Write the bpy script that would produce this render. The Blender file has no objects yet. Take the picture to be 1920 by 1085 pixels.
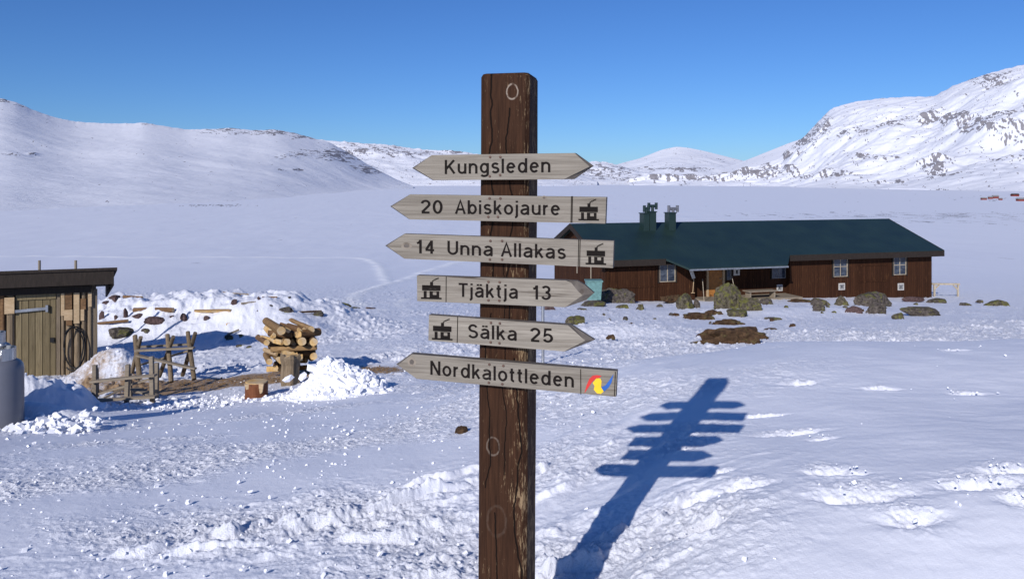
import bpy, math, random
import numpy as np
from mathutils import Vector, Matrix, noise as mnoise
random.seed(7); rng = np.random.default_rng(11)
S = bpy.context.scene
COL = S.collection
R = math.radians
# ------------------------------------------------------------------ camera
F = 1493.0; HX = 960.0; HY = 340.0; EYE = 1.75
cam = bpy.data.cameras.new('camera'); camo = bpy.data.objects.new('camera', cam); COL.objects.link(camo)
camo.location = (0, 0, EYE); camo.rotation_euler = (R(90), 0, 0)
cam.sensor_width = 36; cam.lens = 36 * F / 1920
cam.shift_y = -(542.5 - HY) / 1920
cam.clip_start = 0.05; cam.clip_end = 40000
S.camera = camo
# ------------------------------------------------------------------ light
SAZ, SEL = 25.2, 26.8          # light travels towards +Y turned 24 deg to the right
w = bpy.data.worlds.new('World'); S.world = w; w.use_nodes = True
nt = w.node_tree; nt.nodes.clear()
sky = nt.nodes.new('ShaderNodeTexSky'); sky.sky_type = 'NISHITA'; sky.sun_disc = False
sky.sun_elevation = R(SEL); sky.sun_rotation = R(180 + SAZ)
sky.altitude = 1200; sky.air_density = 1.0; sky.dust_density = 0.3; sky.ozone_density = 3.0
hs = nt.nodes.new('ShaderNodeHueSaturation'); hs.inputs['Saturation'].default_value = 1.07
tn = nt.nodes.new('ShaderNodeMix'); tn.data_type = 'RGBA'; tn.blend_type = 'MULTIPLY'; tn.inputs[0].default_value = 1
tn.inputs[7].default_value = (0.48, 0.74, 1.17, 1)
bg = nt.nodes.new('ShaderNodeBackground'); bg.inputs[1].default_value = 0.085
wo = nt.nodes.new('ShaderNodeOutputWorld')
nt.links.new(sky.outputs[0], hs.inputs['Color']); nt.links.new(hs.outputs[0], tn.inputs[6])
nt.links.new(tn.outputs[2], bg.inputs[0]); nt.links.new(bg.outputs[0], wo.inputs[0])
sl = bpy.data.lights.new('sun', 'SUN'); so = bpy.data.objects.new('sun', sl); COL.objects.link(so)
sl.energy = 4.3; sl.angle = R(0.53); sl.color = (1.0, 0.955, 0.915)
ld = Vector((math.sin(R(SAZ)) * math.cos(R(SEL)), math.cos(R(SAZ)) * math.cos(R(SEL)), -math.sin(R(SEL))))
so.rotation_euler = ld.to_track_quat('-Z', 'Y').to_euler(); so.location = (-5, -10, 12)
S.view_settings.view_transform = 'Standard'; S.view_settings.look = 'None'
S.view_settings.gamma = 1; S.view_settings.exposure = 0.0
# ------------------------------------------------------------------ helpers
def at(px, py, D): return Vector(((px - HX) / F * D, D, EYE - (py - HY) / F * D))
def tag(o, label=None, cat=None, group=None, kind=None):
    if label: o['label'] = label
    if cat: o['category'] = cat
    if group: o['group'] = group
    if kind: o['kind'] = kind
    return o
def thing(name, label, cat, loc, rz=0, group=None):
    o = bpy.data.objects.new(name, None); COL.objects.link(o)
    o.location = loc; o.rotation_euler = (0, 0, rz); o.empty_display_size = .1
    return tag(o, label, cat, group)
def wmat(o):
    return Matrix.Translation(o.location) @ o.rotation_euler.to_matrix().to_4x4()
class MB:
    def __init__(s): s.v = []; s.f = []; s.m = []
    def add(s, vs, fs, mi=0):
        b = len(s.v); s.v += [Vector(p) for p in vs]
        for q in fs: s.f.append([b + i for i in q]); s.m.append(mi)
    def hexa(s, p, mi=0):   # 8 pts: bottom 4 ccw, top 4 ccw
        s.add(p, [(3, 2, 1, 0), (4, 5, 6, 7), (0, 1, 5, 4), (1, 2, 6, 5), (2, 3, 7, 6), (3, 0, 4, 7)], mi)
    def box(s, a, b, mi=0):
        x0, y0, z0 = a; x1, y1, z1 = b
        s.hexa([(x0, y0, z0), (x1, y0, z0), (x1, y1, z0), (x0, y1, z0), (x0, y0, z1), (x1, y0, z1), (x1, y1, z1), (x0, y1, z1)], mi)
    def bar(s, a, b, w, h, up=(0, 0, 1), mi=0):
        a = Vector(a); b = Vector(b); d = (b - a).normalized(); u = Vector(up)
        sx = d.cross(u)
        if sx.length < 1e-3: sx = d.cross(Vector((0, 1, 0)))
        sx.normalize(); u = sx.cross(d).normalized(); sx *= w / 2; u *= h / 2
        s.hexa([a - sx - u, a + sx - u, b + sx - u, b - sx - u, a - sx + u, a + sx + u, b + sx + u, b - sx + u], mi)
    def tube(s, pts, rad, n=12, cap=0, jit=0, mi=0, sq=1.0):
        pts = [Vector(p) for p in pts]; k = len(pts)
        if not hasattr(rad, '__len__'): rad = [rad] * k
        b = len(s.v); off = [1 + random.uniform(-jit, jit) for _ in range(n)]
        ref = Vector((0, 0, 1)) if abs((pts[-1] - pts[0]).normalized().z) < .9 else Vector((1, 0, 0))
        for i, p in enumerate(pts):
            d = (pts[min(i + 1, k - 1)] - pts[max(i - 1, 0)]).normalized()
            x = d.cross(ref).normalized(); y = x.cross(d)
            for j in range(n):
                a = 2 * math.pi * j / n; r = rad[i] * off[j] * (1 + random.uniform(-jit, jit) * .3)
                s.v.append(p + x * math.cos(a) * r + y * math.sin(a) * r * sq)
        for i in range(k - 1):
            for j in range(n):
                s.f.append([b + i * n + j, b + i * n + (j + 1) % n, b + (i + 1) * n + (j + 1) % n, b + (i + 1) * n + j]); s.m.append(mi)
        s.f.append([b + j for j in range(n)][::-1]); s.m.append(cap)
        s.f.append([b + (k - 1) * n + j for j in range(n)]); s.m.append(cap)
    def lathe(s, c, prof, n=28, mi=0):
        b = len(s.v); c = Vector(c)
        for r, z in prof:
            for j in range(n):
                a = 2 * math.pi * j / n; s.v.append(c + Vector((r * math.cos(a), r * math.sin(a), z)))
        for i in range(len(prof) - 1):
            for j in range(n):
                s.f.append([b + i * n + j, b + i * n + (j + 1) % n, b + (i + 1) * n + (j + 1) % n, b + (i + 1) * n + j]); s.m.append(mi)
        s.f.append([b + j for j in range(n)][::-1]); s.m.append(mi)
        s.f.append([b + (len(prof) - 1) * n + j for j in range(n)]); s.m.append(mi)
    def build(s, name, mats, parent=None, world=True, smooth=False, loc=None, bevel=0):
        vs = s.v; o = None
        me = bpy.data.meshes.new(name)
        if parent is not None and world:
            M = wmat(parent).inverted()
            vs = [M @ p for p in vs]
        elif parent is None and loc is not None:
            vs = [p - Vector(loc) for p in vs]
        me.from_pydata([tuple(p) for p in vs], [], s.f)
        if not isinstance(mats, (list, tuple)): mats = [mats]
        for m in mats: me.materials.append(m)
        me.polygons.foreach_set('material_index', s.m)
        if smooth: me.polygons.foreach_set('use_smooth', [True] * len(s.f))
        me.update()
        o = bpy.data.objects.new(name, me); COL.objects.link(o)
        if parent is not None: o.parent = parent
        elif loc is not None: o.location = loc
        if bevel:
            bm = o.modifiers.new('bevel', 'BEVEL'); bm.width = bevel; bm.segments = 2; bm.limit_method = 'ANGLE'; bm.angle_limit = R(35)
        return o
# node helper
class NT:
    def __init__(s, name, rough=.7, spec=.3):
        s.m = bpy.data.materials.new(name); s.m.use_nodes = True; s.t = s.m.node_tree
        s.p = s.t.nodes['Principled BSDF']; s.p.inputs['Roughness'].default_value = rough
        s.p.inputs['Specular IOR Level'].default_value = spec
        s.tc = s.n('ShaderNodeTexCoord')
    def n(s, t, **k):
        x = s.t.nodes.new(t)
        for a, b in k.items(): setattr(x, a, b)
        return x
    def l(s, a, b): s.t.links.new(a, b)
    def val(s, x, i):
        if isinstance(x, (int, float)): i.default_value = x
        else: s.l(x, i)
    def coord(s, scale=(1, 1, 1), loc=(0, 0, 0), rot=(0, 0, 0), src='Object'):
        mp = s.n('ShaderNodeMapping'); s.l(s.tc.outputs[src], mp.inputs[0])
        mp.inputs['Scale'].default_value = scale; mp.inputs['Location'].default_value = loc; mp.inputs['Rotation'].default_value = rot
        return mp.outputs[0]
    def noise(s, vec, scale=5, det=6, rough=.6, dist=0):
        x = s.n('ShaderNodeTexNoise'); s.l(vec, x.inputs['Vector']); x.inputs['Scale'].default_value = scale
        x.inputs['Detail'].default_value = det; x.inputs['Roughness'].default_value = rough; x.inputs['Distortion'].default_value = dist
        return x.outputs[0]
    def vor(s, vec, scale=5, feat='F1'):
        x = s.n('ShaderNodeTexVoronoi', feature=feat); s.l(vec, x.inputs['Vector']); x.inputs['Scale'].default_value = scale
        return x.outputs[0]
    def ramp(s, f, stops):
        x = s.n('ShaderNodeValToRGB'); s.l(f, x.inputs[0]); e = x.color_ramp.elements
        while len(e) < len(stops): e.new(.5)
        for i, (p, c) in enumerate(stops):
            e[i].position = p; e[i].color = (c, c, c, 1) if isinstance(c, (int, float)) else (*c, 1)
        return x.outputs[0]
    def mix(s, f, a, b, mode='MIX'):
        x = s.n('ShaderNodeMix', data_type='RGBA', blend_type=mode); s.val(f, x.inputs[0])
        for v, i in ((a, 6), (b, 7)):
            if isinstance(v, tuple): x.inputs[i].default_value = (*v, 1)
            else: s.l(v, x.inputs[i])
        return x.outputs[2]
    def math(s, op, a, b=0, c=None):
        x = s.n('ShaderNodeMath', operation=op); s.val(a, x.inputs[0]); s.val(b, x.inputs[1])
        if c is not None: s.val(c, x.inputs[2])
        return x.outputs[0]
    def sep(s, v):
        x = s.n('ShaderNodeSeparateXYZ'); s.l(v, x.inputs[0]); return x.outputs
    def attr(s, name):
        x = s.n('ShaderNodeAttribute'); x.attribute_name = name; return x.outputs['Fac']
    def bump(s, h, strength=.5, dist=.01, prev=None):
        x = s.n('ShaderNodeBump'); s.l(h, x.inputs['Height']); x.inputs['Strength'].default_value = strength
        x.inputs['Distance'].default_value = dist
        if prev is not None: s.l(prev, x.inputs['Normal'])
        s.l(x.outputs[0], s.p.inputs['Normal']); return x.outputs[0]
    def color(s, c):
        if isinstance(c, tuple): s.p.inputs['Base Color'].default_value = (*c, 1)
        else: s.l(c, s.p.inputs['Base Color'])
SNOW = (0.80, 0.815, 0.88)
# ------------------------------------------------------------------ materials
M = {}
def wood(name, c1, c2, grain=(1, 30, 30), rough=.75, dark=(.05, .035, .025), crack=.5, bump=.4, dist=.004, scale=4, vary=.25):
    a = NT(name, rough, .2)
    v = a.coord(grain)
    n1 = a.noise(v, scale, 8, .65, .3); n2 = a.noise(a.coord((grain[0] * .3, grain[1] * .25, grain[2] * .25)), scale, 4)
    c = a.mix(a.ramp(n1, [(.3, 0), (.7, 1)]), c1, c2)
    c = a.mix(a.ramp(n2, [(.35, 0), (.75, .45)]), c, tuple(x * .6 for x in c1))
    oi = a.n('ShaderNodeObjectInfo'); c = a.mix(a.math('MULTIPLY', oi.outputs['Random'], vary), c, tuple(x * .45 for x in c1))
    cr = a.ramp(a.noise(v, scale * .8, 3, .5, .5), [(.30, crack), (.37, 0)])
    c = a.mix(cr, c, dark); a.color(c)
    a.bump(a.math('SUBTRACT', n1, cr), bump, dist); return a.m
M['board'] = wood('weathered_board', (.17, .145, .115), (.40, .36, .30), (1.0, 30, 30), crack=.9, dist=.002, scale=4)
M['knotrim'] = wood('board_knot', (.22, .18, .14), (.36, .31, .25), (9, 9, 9))
M['endgrain'] = wood('board_end', (.10, .085, .075), (.19, .165, .14), (8, 8, 8))
M['greywood'] = wood('grey_timber', (.20, .165, .125), (.36, .30, .225), (2, 16, 16))
M['greywoodz'] = wood('grey_timber_upright', (.13, .10, .07), (.29, .23, .16), (22, 22, 1.2), vary=.6)
M['doorwood'] = wood('door_plank', (.15, .115, .06), (.30, .24, .14), (22, 22, 1.0), vary=.7)
M['polewood'] = wood('debarked_pole', (.14, .10, .06), (.34, .26, .17), (14, 14, 1.2), vary=.6)
M['bark'] = wood('bark', (.11, .06, .03), (.28, .16, .075), (3, 9, 9), crack=.7, dist=.01)
M['logwood'] = wood('peeled_log', (.21, .12, .05), (.44, .28, .13), (2.5, 14, 14), crack=.7, vary=.7)
M['paleslab'] = wood('pale_wood', (.42, .29, .16), (.62, .47, .30), (3, 12, 12))
M['darkwood'] = wood('dark_timber', (.020, .015, .012), (.045, .034, .028), (12, 12, 2))
def cutmat():
    a = NT('cut_log_end', .8, .2); v = a.coord()
    n = a.noise(v, 14, 6); c = a.mix(a.ramp(n, [(.3, 0), (.7, 1)]), (.40, .23, .08), (.66, .45, .20))
    c = a.mix(a.ramp(a.noise(a.coord(loc=(3, 1, 2)), 5, 3), [(.45, 0), (.6, .6)]), c, (.50, .42, .30))
    a.color(c); a.bump(n, .3, .005); return a.m
M['cut'] = cutmat()
def postmat():
    a = NT('tarred_post', .75, .10)
    v = a.coord((26, 26, 1.3)); n1 = a.noise(v, 4, 8, .65, .2)
    c = a.mix(a.ramp(n1, [(.3, 0), (.7, 1)]), (.019, .0085, .0048), (.060, .027, .014))
    # worn flecks where the stain has come off
    fl = a.noise(a.coord((60, 60, 9)), 3.2, 6, .7)
    pt = a.noise(a.coord((7, 7, 3)), 1.6, 3, .6)
    sx = a.sep(a.tc.outputs['Object'])
    edge = a.math('MULTIPLY', a.ramp(a.math('ADD', sx[0], .5), [(.50, 0), (.58, 1)]), .075)
    lo = a.math('MULTIPLY', a.ramp(a.math('MULTIPLY', sx[2], .4), [(.1, 1), (.7, 0)]), .0)
    fm = a.ramp(a.math('ADD', a.math('ADD', a.math('MULTIPLY', fl, .60), a.math('MULTIPLY', pt, .42)), edge), [(.60, 0), (.66, 1)])
    c = a.mix(a.math('MULTIPLY', fm, .75), c, a.mix(n1, (.20, .12, .055), (.38, .28, .17)))
    # long drying cracks
    tot = None
    for (x0, z0, z1, wd, ph) in ((-.040, 1.35, 2.20, .0022, 1), (.024, 1.2, 2.0, .0020, 7), (.052, -.3, 1.15, .0022, 12), (-.022, -.2, .62, .0018, 20), (-.052, .7, 1.3, .0016, 31), (.005, .75, 1.5, .0013, 41)):
        wv = a.n('ShaderNodeTexNoise'); wv.noise_dimensions = '1D'; wv.inputs['W'].default_value = 0
        a.l(a.math('ADD', a.math('MULTIPLY', sx[2], 4.0), float(ph)), wv.inputs['W']); wv.inputs['Scale'].default_value = 1; wv.inputs['Detail'].default_value = 5
        d = a.math('ABSOLUTE', a.math('SUBTRACT', a.math('SUBTRACT', sx[0], x0), a.math('MULTIPLY', a.math('SUBTRACT', wv.outputs[0], .5), .055)))
        k = a.ramp(a.math('DIVIDE', d, wd * 2), [(.35, 1), (.75, 0)])
        k = a.math('MULTIPLY', k, a.math('GREATER_THAN', sx[2], z0)); k = a.math('MULTIPLY', k, a.math('LESS_THAN', sx[2], z1))
        tot = k if tot is None else a.math('MAXIMUM', tot, k)
    # knots: pale rims
    rim = None
    wob = a.math('MULTIPLY', a.math('SUBTRACT', a.noise(a.coord((30, 30, 30)), 1.2, 4), .5), .35)
    for (x0, z0, rx, rz, s_) in ((.033, 2.055, .019, .026, .5), (-.034, .845, .022, .030, .20), (-.022, .59, .033, .05, .05)):
        ex = a.math('DIVIDE', a.math('SUBTRACT', sx[0], x0), rx); ez = a.math('DIVIDE', a.math('SUBTRACT', sx[2], z0), rz)
        rr = a.math('ADD', a.math('SQRT', a.math('ADD', a.math('MULTIPLY', ex, ex), a.math('MULTIPLY', ez, ez))), wob)
        k = a.math('MULTIPLY', a.ramp(a.math('ABSOLUTE', a.math('SUBTRACT', rr, 1)), [(.05, 1), (.16, 0)]), s_)
        k = a.math('MULTIPLY', k, a.ramp(a.noise(a.coord((40, 40, 40)), 1, 3), [(.36, .15), (.55, 1)]))
        rim = k if rim is None else a.math('MAXIMUM', rim, k)
    c = a.mix(rim, c, (.50, .42, .34)); c = a.mix(tot, c, (.006, .004, .003)); a.color(c)
    h = a.math('SUBTRACT', a.math('ADD', n1, a.math('MULTIPLY', rim, .6)), a.math('MULTIPLY', tot, 3))
    a.bump(h, .6, .004); return a.m
M['post'] = postmat()
def letmat():
    a = NT('worn_black_paint', .8, .06)
    v = a.coord((1.5, 30, 30)); n = a.noise(v, 4, 6, .65)
    n2 = a.noise(a.coord((6, 6, 6)), 1.6, 3)
    a.color(a.mix(n, (.006, .005, .0045), (.02, .016, .014)))
    tr = a.n('ShaderNodeBsdfTransparent'); mx = a.n('ShaderNodeMixShader')
    f = a.ramp(a.math('ADD', a.math('MULTIPLY', n, .75), a.math('MULTIPLY', n2, .25)), [(.62, 0), (.67, .85)])
    a.l(f, mx.inputs[0]); a.l(a.p.outputs[0], mx.inputs[1]); a.l(tr.outputs[0], mx.inputs[2])
    a.l(mx.outputs[0], a.t.nodes['Material Output'].inputs[0]); return a.m
M['letter'] = letmat()
def plain(name, c, rough=.6, spec=.3, metal=0, var=.25, sc=6, bump=.1):
    a = NT(name, rough, spec); a.p.inputs['Metallic'].default_value = metal
    n = a.noise(a.coord(), sc, 6)
    a.color(a.mix(a.ramp(n, [(.3, 0), (.7, 1)]), tuple(x * (1 - var) for x in c), tuple(min(1, x * (1 + var)) for x in c)))
    a.bump(n, bump, .003); return a.m
M['red'] = plain('red_paint', (.55, .035, .03)); M['yellow'] = plain('yellow_paint', (.80, .50, .02)); M['blue'] = plain('blue_paint', (.02, .10, .36))
M['screw'] = plain('rusty_screw', (.09, .045, .03), .6, .5)
M['steel'] = plain('galvanised_steel', (.42, .43, .44), .35, .5, .8)
M['gas'] = plain('grey_gas_paint', (.125, .13, .155), .38, .5, 0, .10, 3)
M['black'] = plain('black_rubber', (.012, .012, .013), .5)
M['white'] = plain('white_paint', (.52, .50, .46), .5)
M['cream'] = plain('cream_paint', (.40, .34, .25), .5)
M['teal'] = plain('teal_plastic', (.13, .25, .24), .5)
M['orange'] = plain('orange_door_paint', (.33, .14, .035), .5)
M['dred'] = plain('falu_red', (.20, .035, .025), .8)
M['gwhite'] = plain('grey_panel', (.22, .22, .22), .6)
def glass():
    a = NT('window_glass', .08, .6); n = a.noise(a.coord((1, 1, 2)), 2.5, 3)
    a.color(a.mix(a.ramp(n, [(.4, 0), (.62, 1)]), (.02, .028, .045), (.07, .085, .11))); return a.m
M['glass'] = glass()
def wallmat(name, c1, c2, w=.14):
    a = NT(name, .8, .10); s_ = a.sep(a.tc.outputs['Object'])
    x = a.math('ADD', s_[0], s_[1])
    fr = a.math('FRACT', a.math('DIVIDE', x, w)); cell = a.math('FLOOR', a.math('DIVIDE', x, w))
    gap = a.ramp(fr, [(0, 1), (.07, 0), (.93, 0), (1, 1)])
    wn = a.n('ShaderNodeTexWhiteNoise'); wn.noise_dimensions = '1D'; a.l(cell, wn.inputs['W'])
    n = a.noise(a.coord((9, 9, .8)), 3, 7, .65)
    c = a.mix(a.math('ADD', a.math('MULTIPLY', wn.outputs[0], .45), a.math('MULTIPLY', a.ramp(n, [(.3, 0), (.7, 1)]), .55)), c1, c2)
    st = a.ramp(a.noise(a.coord((6, 6, .5)), 2.4, 5, .7), [(.58, 0), (.68, .6)])
    c = a.mix(st, c, (.16, .075, .03))
    a.color(a.mix(gap, c, (.008, .005, .004))); a.bump(a.math('SUBTRACT', n, a.math('MULTIPLY', gap, 1.5)), .5, .012); return a.m
M['wall'] = wallmat('brown_stained_boards', (.024, .0095, .0048), (.066, .027, .013))
def roofmat():
    a = NT('green_roof_sheet', .45, .35); s_ = a.sep(a.tc.outputs['Object'])
    fr = a.math('FRACT', a.math('DIVIDE', s_[0], .30)); seam = a.ramp(fr, [(0, 1), (.08, 0), (.92, 0), (1, 1)])
    n = a.noise(a.coord((.6, .6, .6)), 1.2, 5)
    a.color(a.mix(a.ramp(n, [(.35, 0), (.7, 1)]), (.0125, .027, .028), (.019, .038, .033)))
    a.bump(seam, .25, .02); return a.m
M['roof'] = roofmat()
def rockmat(name, c1, c2, moss, mc=(.095, .095, .022), snow=0):
    a = NT(name, .9, .15); v = a.coord(); n = a.noise(v, 3.5, 9, .7); n2 = a.noise(v, 9, 8, .75)
    c = a.mix(a.ramp(n2, [(.38, 0), (.62, 1)]), c1, c2)
    g = a.n('ShaderNodeNewGeometry'); nz = a.sep(g.outputs['Normal'])[2]
    mm = a.ramp(a.math('ADD', n, a.math('MULTIPLY', nz, .10)), [(moss, 0), (moss + .09, .85)])
    c = a.mix(mm, c, a.mix(n2, mc, tuple(x * 1.7 for x in mc)))
    if snow:
        sm = a.ramp(a.math('ADD', a.math('MULTIPLY', nz, .5), n), [(.93, 0), (.98, 1)]); c = a.mix(sm, c, SNOW)
    a.color(c); a.bump(a.math('ADD', n, a.math('MULTIPLY', n2, .5)), .9, .05); return a.m
M['rock'] = rockmat('lichen_rock', (.030, .025, .022), (.13, .11, .095), .58)
M['moss'] = rockmat('mossy_rock', (.030, .026, .018), (.14, .12, .085), .54)
M['turf'] = rockmat('brown_turf', (.035, .02, .012), (.11, .065, .035), .62, (.09, .08, .03))
M['rockred'] = rockmat('dark_red_stone', (.045, .028, .028), (.13, .085, .08), .9)
def snowmat():
    a = NT('snow', .55, .35)
    g = a.tc.outputs['Object']
    n1 = a.noise(g, 22, 6, .65); n2 = a.noise(g, 1.1, 4, .6); n3 = a.noise(g, 130, 4, .7)
    d = a.attr('dirt'); pk = a.attr('pack'); bare = a.attr('bare')
    c = a.mix(a.ramp(n2, [(.35, 0), (.65, 1)]), tuple(x * .97 for x in SNOW), SNOW)
    c = a.mix(pk, c, (.93, .93, .94))
    dm = a.ramp(a.math('ADD', d, a.math('MULTIPLY', a.math('SUBTRACT', n1, .5), 1.0)), [(.35, 0), (.75, 1)])
    dm = a.math('MULTIPLY', dm, a.ramp(d, [(.02, 0), (.15, 1)]))
    c = a.mix(dm, c, a.mix(n1, (.16, .085, .035), (.50, .36, .22)))
    c = a.mix(bare, c, a.mix(n1, (.10, .09, .085), (.20, .17, .15)))
    a.color(c)
    rg = a.attr('rough')
    b = a.bump(n1, .55, .03)
    x = a.n('ShaderNodeBump'); a.l(a.math('MULTIPLY', n3, a.math('ADD', a.math('MULTIPLY', rg, 1.0), .12)), x.inputs['Height'])
    x.inputs['Strength'].default_value = .8; x.inputs['Distance'].default_value = .012; a.l(b, x.inputs['Normal'])
    a.l(x.outputs[0], a.p.inputs['Normal'])
    bn = [nd for nd in a.t.nodes if nd.type == 'BUMP'][0]
    a.t.links.new(a.math('ADD', a.math('MULTIPLY', rg, .7), .06), bn.inputs['Strength'])
    return a.m
M['snow'] = snowmat()
def heapmat():
    a = NT('clean_snow', .6, .3); n = a.noise(a.tc.outputs['Object'], 30, 5); a.color((.86, .87, .91)); a.bump(n, .35, .01); return a.m
M['heap'] = heapmat()
def mtmat():
    a = NT('mountain_snow', .7, .2)
    v = a.coord((.022, .03, .06)); n = a.noise(v, 1, 9, .8)
    bare = a.attr('bare')
    g = a.n('ShaderNodeNewGeometry'); nz = a.sep(g.outputs['Normal'])[2]
    f0 = a.ramp(bare, [(.05, 0), (.25, 1)]); rock = a.mix(n, (.075, .07, .08), (.24, .21, .22))
    c = a.mix(a.ramp(a.noise(a.coord((.002, .002, .004)), 1, 5), [(.35, 0), (.65, 1)]), (.785, .80, .865), (.83, .84, .89))
    f = a.ramp(a.math('ADD', bare, a.math('MULTIPLY', a.math('SUBTRACT', n, .5), 1.7)), [(.34, 0), (.56, .85)])
    a.color(a.mix(a.math('MULTIPLY', f, f0), c, rock)); a.bump(n, .35, 8); return a.m
M['mount'] = mtmat()
# ------------------------------------------------------------------ numpy noise
_perm = rng.permutation(4096); _gx = np.cos(np.arange(4096) * 2.399963); _gy = np.sin(np.arange(4096) * 2.399963)
def pn(x, y, seed=0):
    x = np.asarray(x, float) + seed * 17.31; y = np.asarray(y, float) + seed * 9.17
    xi = np.floor(x).astype(np.int64); yi = np.floor(y).astype(np.int64); fx = x - xi; fy = y - yi
    u = fx * fx * fx * (fx * (fx * 6 - 15) + 10); v = fy * fy * fy * (fy * (fy * 6 - 15) + 10)
    def g(i, j):
        h = _perm[(_perm[(xi + i) & 4095] + yi + j) & 4095]; return _gx[h] * (fx - i) + _gy[h] * (fy - j)
    a = g(0, 0); b = g(1, 0); c = g(0, 1); d = g(1, 1)
    return (a + (b - a) * u) * (1 - v) + (c + (d - c) * u) * v
def fbm(x, y, o=4, seed=0, gain=.5):
    t = 0; A = 1
    for i in range(o): t = t + A * pn(x * 2 ** i, y * 2 ** i, seed + i * 3); A *= gain
    return t
def sst(a, b, x): t = np.clip((x - a) / (b - a), 0, 1); return t * t * (3 - 2 * t)
# ------------------------------------------------------------------ ground shape
CP = []
def cp(px, D, z=None, py=None):
    if z is None: z = EYE - (py - HY) / F * D
    CP.append(((px - HX) / F * 1.6, math.log(D), z))
for px in (-900, 0, 960, 1920, 2800): cp(px, 1.0, 0); cp(px, 2.2, 0.0)
CP[:] = [c_ for c_ in CP]
for px, z in ((-900, -.1), (0, -.05), (700, 0), (960, 0.0), (1150, .08), (1400, .31), (1920, .40), (2800, .40)): cp(px, 3.6, z)
for px, z in ((-900, -.4), (0, -.27), (500, -.2), (960, -.05), (1200, .10), (1500, .22), (1920, .26), (2800, .26)): cp(px, 5.5, z)
for px, z in ((-900, -.9), (0, -.72), (480, -.64), (800, -.48), (1010, -.21), (1160, -.06), (1300, .03), (1450, .09), (1700, .11), (1920, .11), (2800, .11)): cp(px, 8, z)
for px, z in ((1010, -.12), (1160, .04), (1300, .13), (1500, .21), (1920, .23), (2800, .23)): cp(px, 7.0, z)
for px, z in ((1300, -.22), (1450, -.08), (1700, -.045), (1920, -.045), (2800, -.04)): cp(px, 9.0, z)
for px, z in ((1010, -.74), (1180, -.60), (1300, -.53), (1450, -.42), (1700, -.40), (1920, -.40), (2800, -.4)): cp(px, 10.0, z)
for px, z in ((-900, -1.4), (0, -1.2), (230, -1.32), (480, -1.2), (800, -1.02), (1010, -.98), (1200, -.90), (1350, -.82), (1700, -.78), (1920, -.78), (2800, -.7)): cp(px, 11, z)
for px, z in ((-900, -2.1), (100, -1.79), (500, -1.55), (700, -1.5), (960, -1.42), (1180, -1.42), (1300, -1.34), (1600, -1.30), (1920, -1.28), (2800, -1.3)): cp(px, 14.8, z)
for px, py in ((-900, 600), (0, 600), (400, 600), (700, 590), (960, 604), (1370, 618), (1750, 605), (1920, 603), (2800, 600)): cp(px, 25, py=py)
for px, py in ((-900, 560), (0, 560), (700, 556), (960, 560), (1190, 566), (1500, 564), (1920, 572), (2800, 570)): cp(px, 41, py=py)
for px in (-900, 0, 960, 1920, 2800): cp(px, 62, py=536); cp(px, 150, z=-11.5); cp(px, 400, z=-14.5); cp(px, 1000, z=-16); cp(px, 3000, z=-16); cp(px, 9000, z=-16)
CP = np.array(CP)
def _k(r2): return np.where(r2 > 1e-12, r2 * np.log(r2 + 1e-12), 0)
_n = len(CP); _A = np.zeros((_n + 3, _n + 3))
_A[:_n, :_n] = _k((CP[:, None, 0] - CP[None, :, 0]) ** 2 + (CP[:, None, 1] - CP[None, :, 1]) ** 2) + np.eye(_n) * 1e-4
_A[:_n, _n] = 1; _A[:_n, _n + 1] = CP[:, 0]; _A[:_n, _n + 2] = CP[:, 1]; _A[_n:, :_n] = _A[:_n, _n:].T
_W = np.linalg.solve(_A, np.concatenate([CP[:, 2], [0, 0, 0]]))
def tps(x, y):
    yy = np.maximum(y, 1.0); u = np.clip(x / yy, -2.2, 2.2) * 1.6; v = np.log(yy)
    z = _W[_n] + _W[_n + 1] * u + _W[_n + 2] * v
    for i in range(_n): z = z + _W[i] * _k((u - CP[i, 0]) ** 2 + (v - CP[i, 1]) ** 2)
    return z
def blob(x, y, cx, cy, rx, ry, rot=0, p=1.0):
    c, s_ = math.cos(rot), math.sin(rot); dx = x - cx; dy = y - cy
    a = (dx * c + dy * s_) / rx; b = (-dx * s_ + dy * c) / ry
    return np.exp(-(a * a + b * b) ** p)
def mounds(x, y):
    z = 0
    wob = .25 * fbm(x * .9, y * .9, 3, 5)
    z = z + 0.98 * blob(x, y, -8.2, 21.0, 4.0, 2.3, 0, 2.0) * (1 + wob + .16 * fbm(x * 2.2, y * 2.2, 4, 7))      # bank with stones and logs
    z = z + .35 * blob(x, y, -6.0, 19.2, .9, .8) + .25 * blob(x, y, -4.9, 18.6, .6, .6)
    z = z + .62 * blob(x, y, -6.72, 13.35, .55, .45) * (1 + wob)              # dirty mound at the shed corner
    z = z + .36 * blob(x, y, -6.0, 9.8, .78, .70, .15, 2.4) * (1 + .6 * fbm(x * 1.6, y * 1.6, 4, 6) + .25 * fbm(x * 5, y * 5, 3, 16)) + .06 * blob(x, y, -5.4, 9.5, .3, .35, 0, 1.6)       # drift beside the gas cylinder
    z = z + .25 * blob(x, y, -5.2, 8.3, .8, .25, .1)
    z = z + .22 * blob(x, y, 3.2, 23, 2.2, 1.6) + .30 * blob(x, y, 2.6, 19.5, 1.8, .7)   # bright hump behind the post
    z = z + .25 * blob(x, y, 11, 33, 5, 2)
    return z
def gz(x, y):
    a = np.array([float(x)]); b = np.array([float(y)]); return float((tps(a, b) + mounds(a, b))[0])
def dpoly(x, y, pts):
    d = np.full(np.shape(x), 1e9)
    for (ax, ay), (bx, by) in zip(pts[:-1], pts[1:]):
        vx, vy = bx - ax, by - ay; t = np.clip(((x - ax) * vx + (y - ay) * vy) / (vx * vx + vy * vy), 0, 1)
        d = np.minimum(d, np.hypot(x - ax - t * vx, y - ay - t * vy))
    return d
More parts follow.
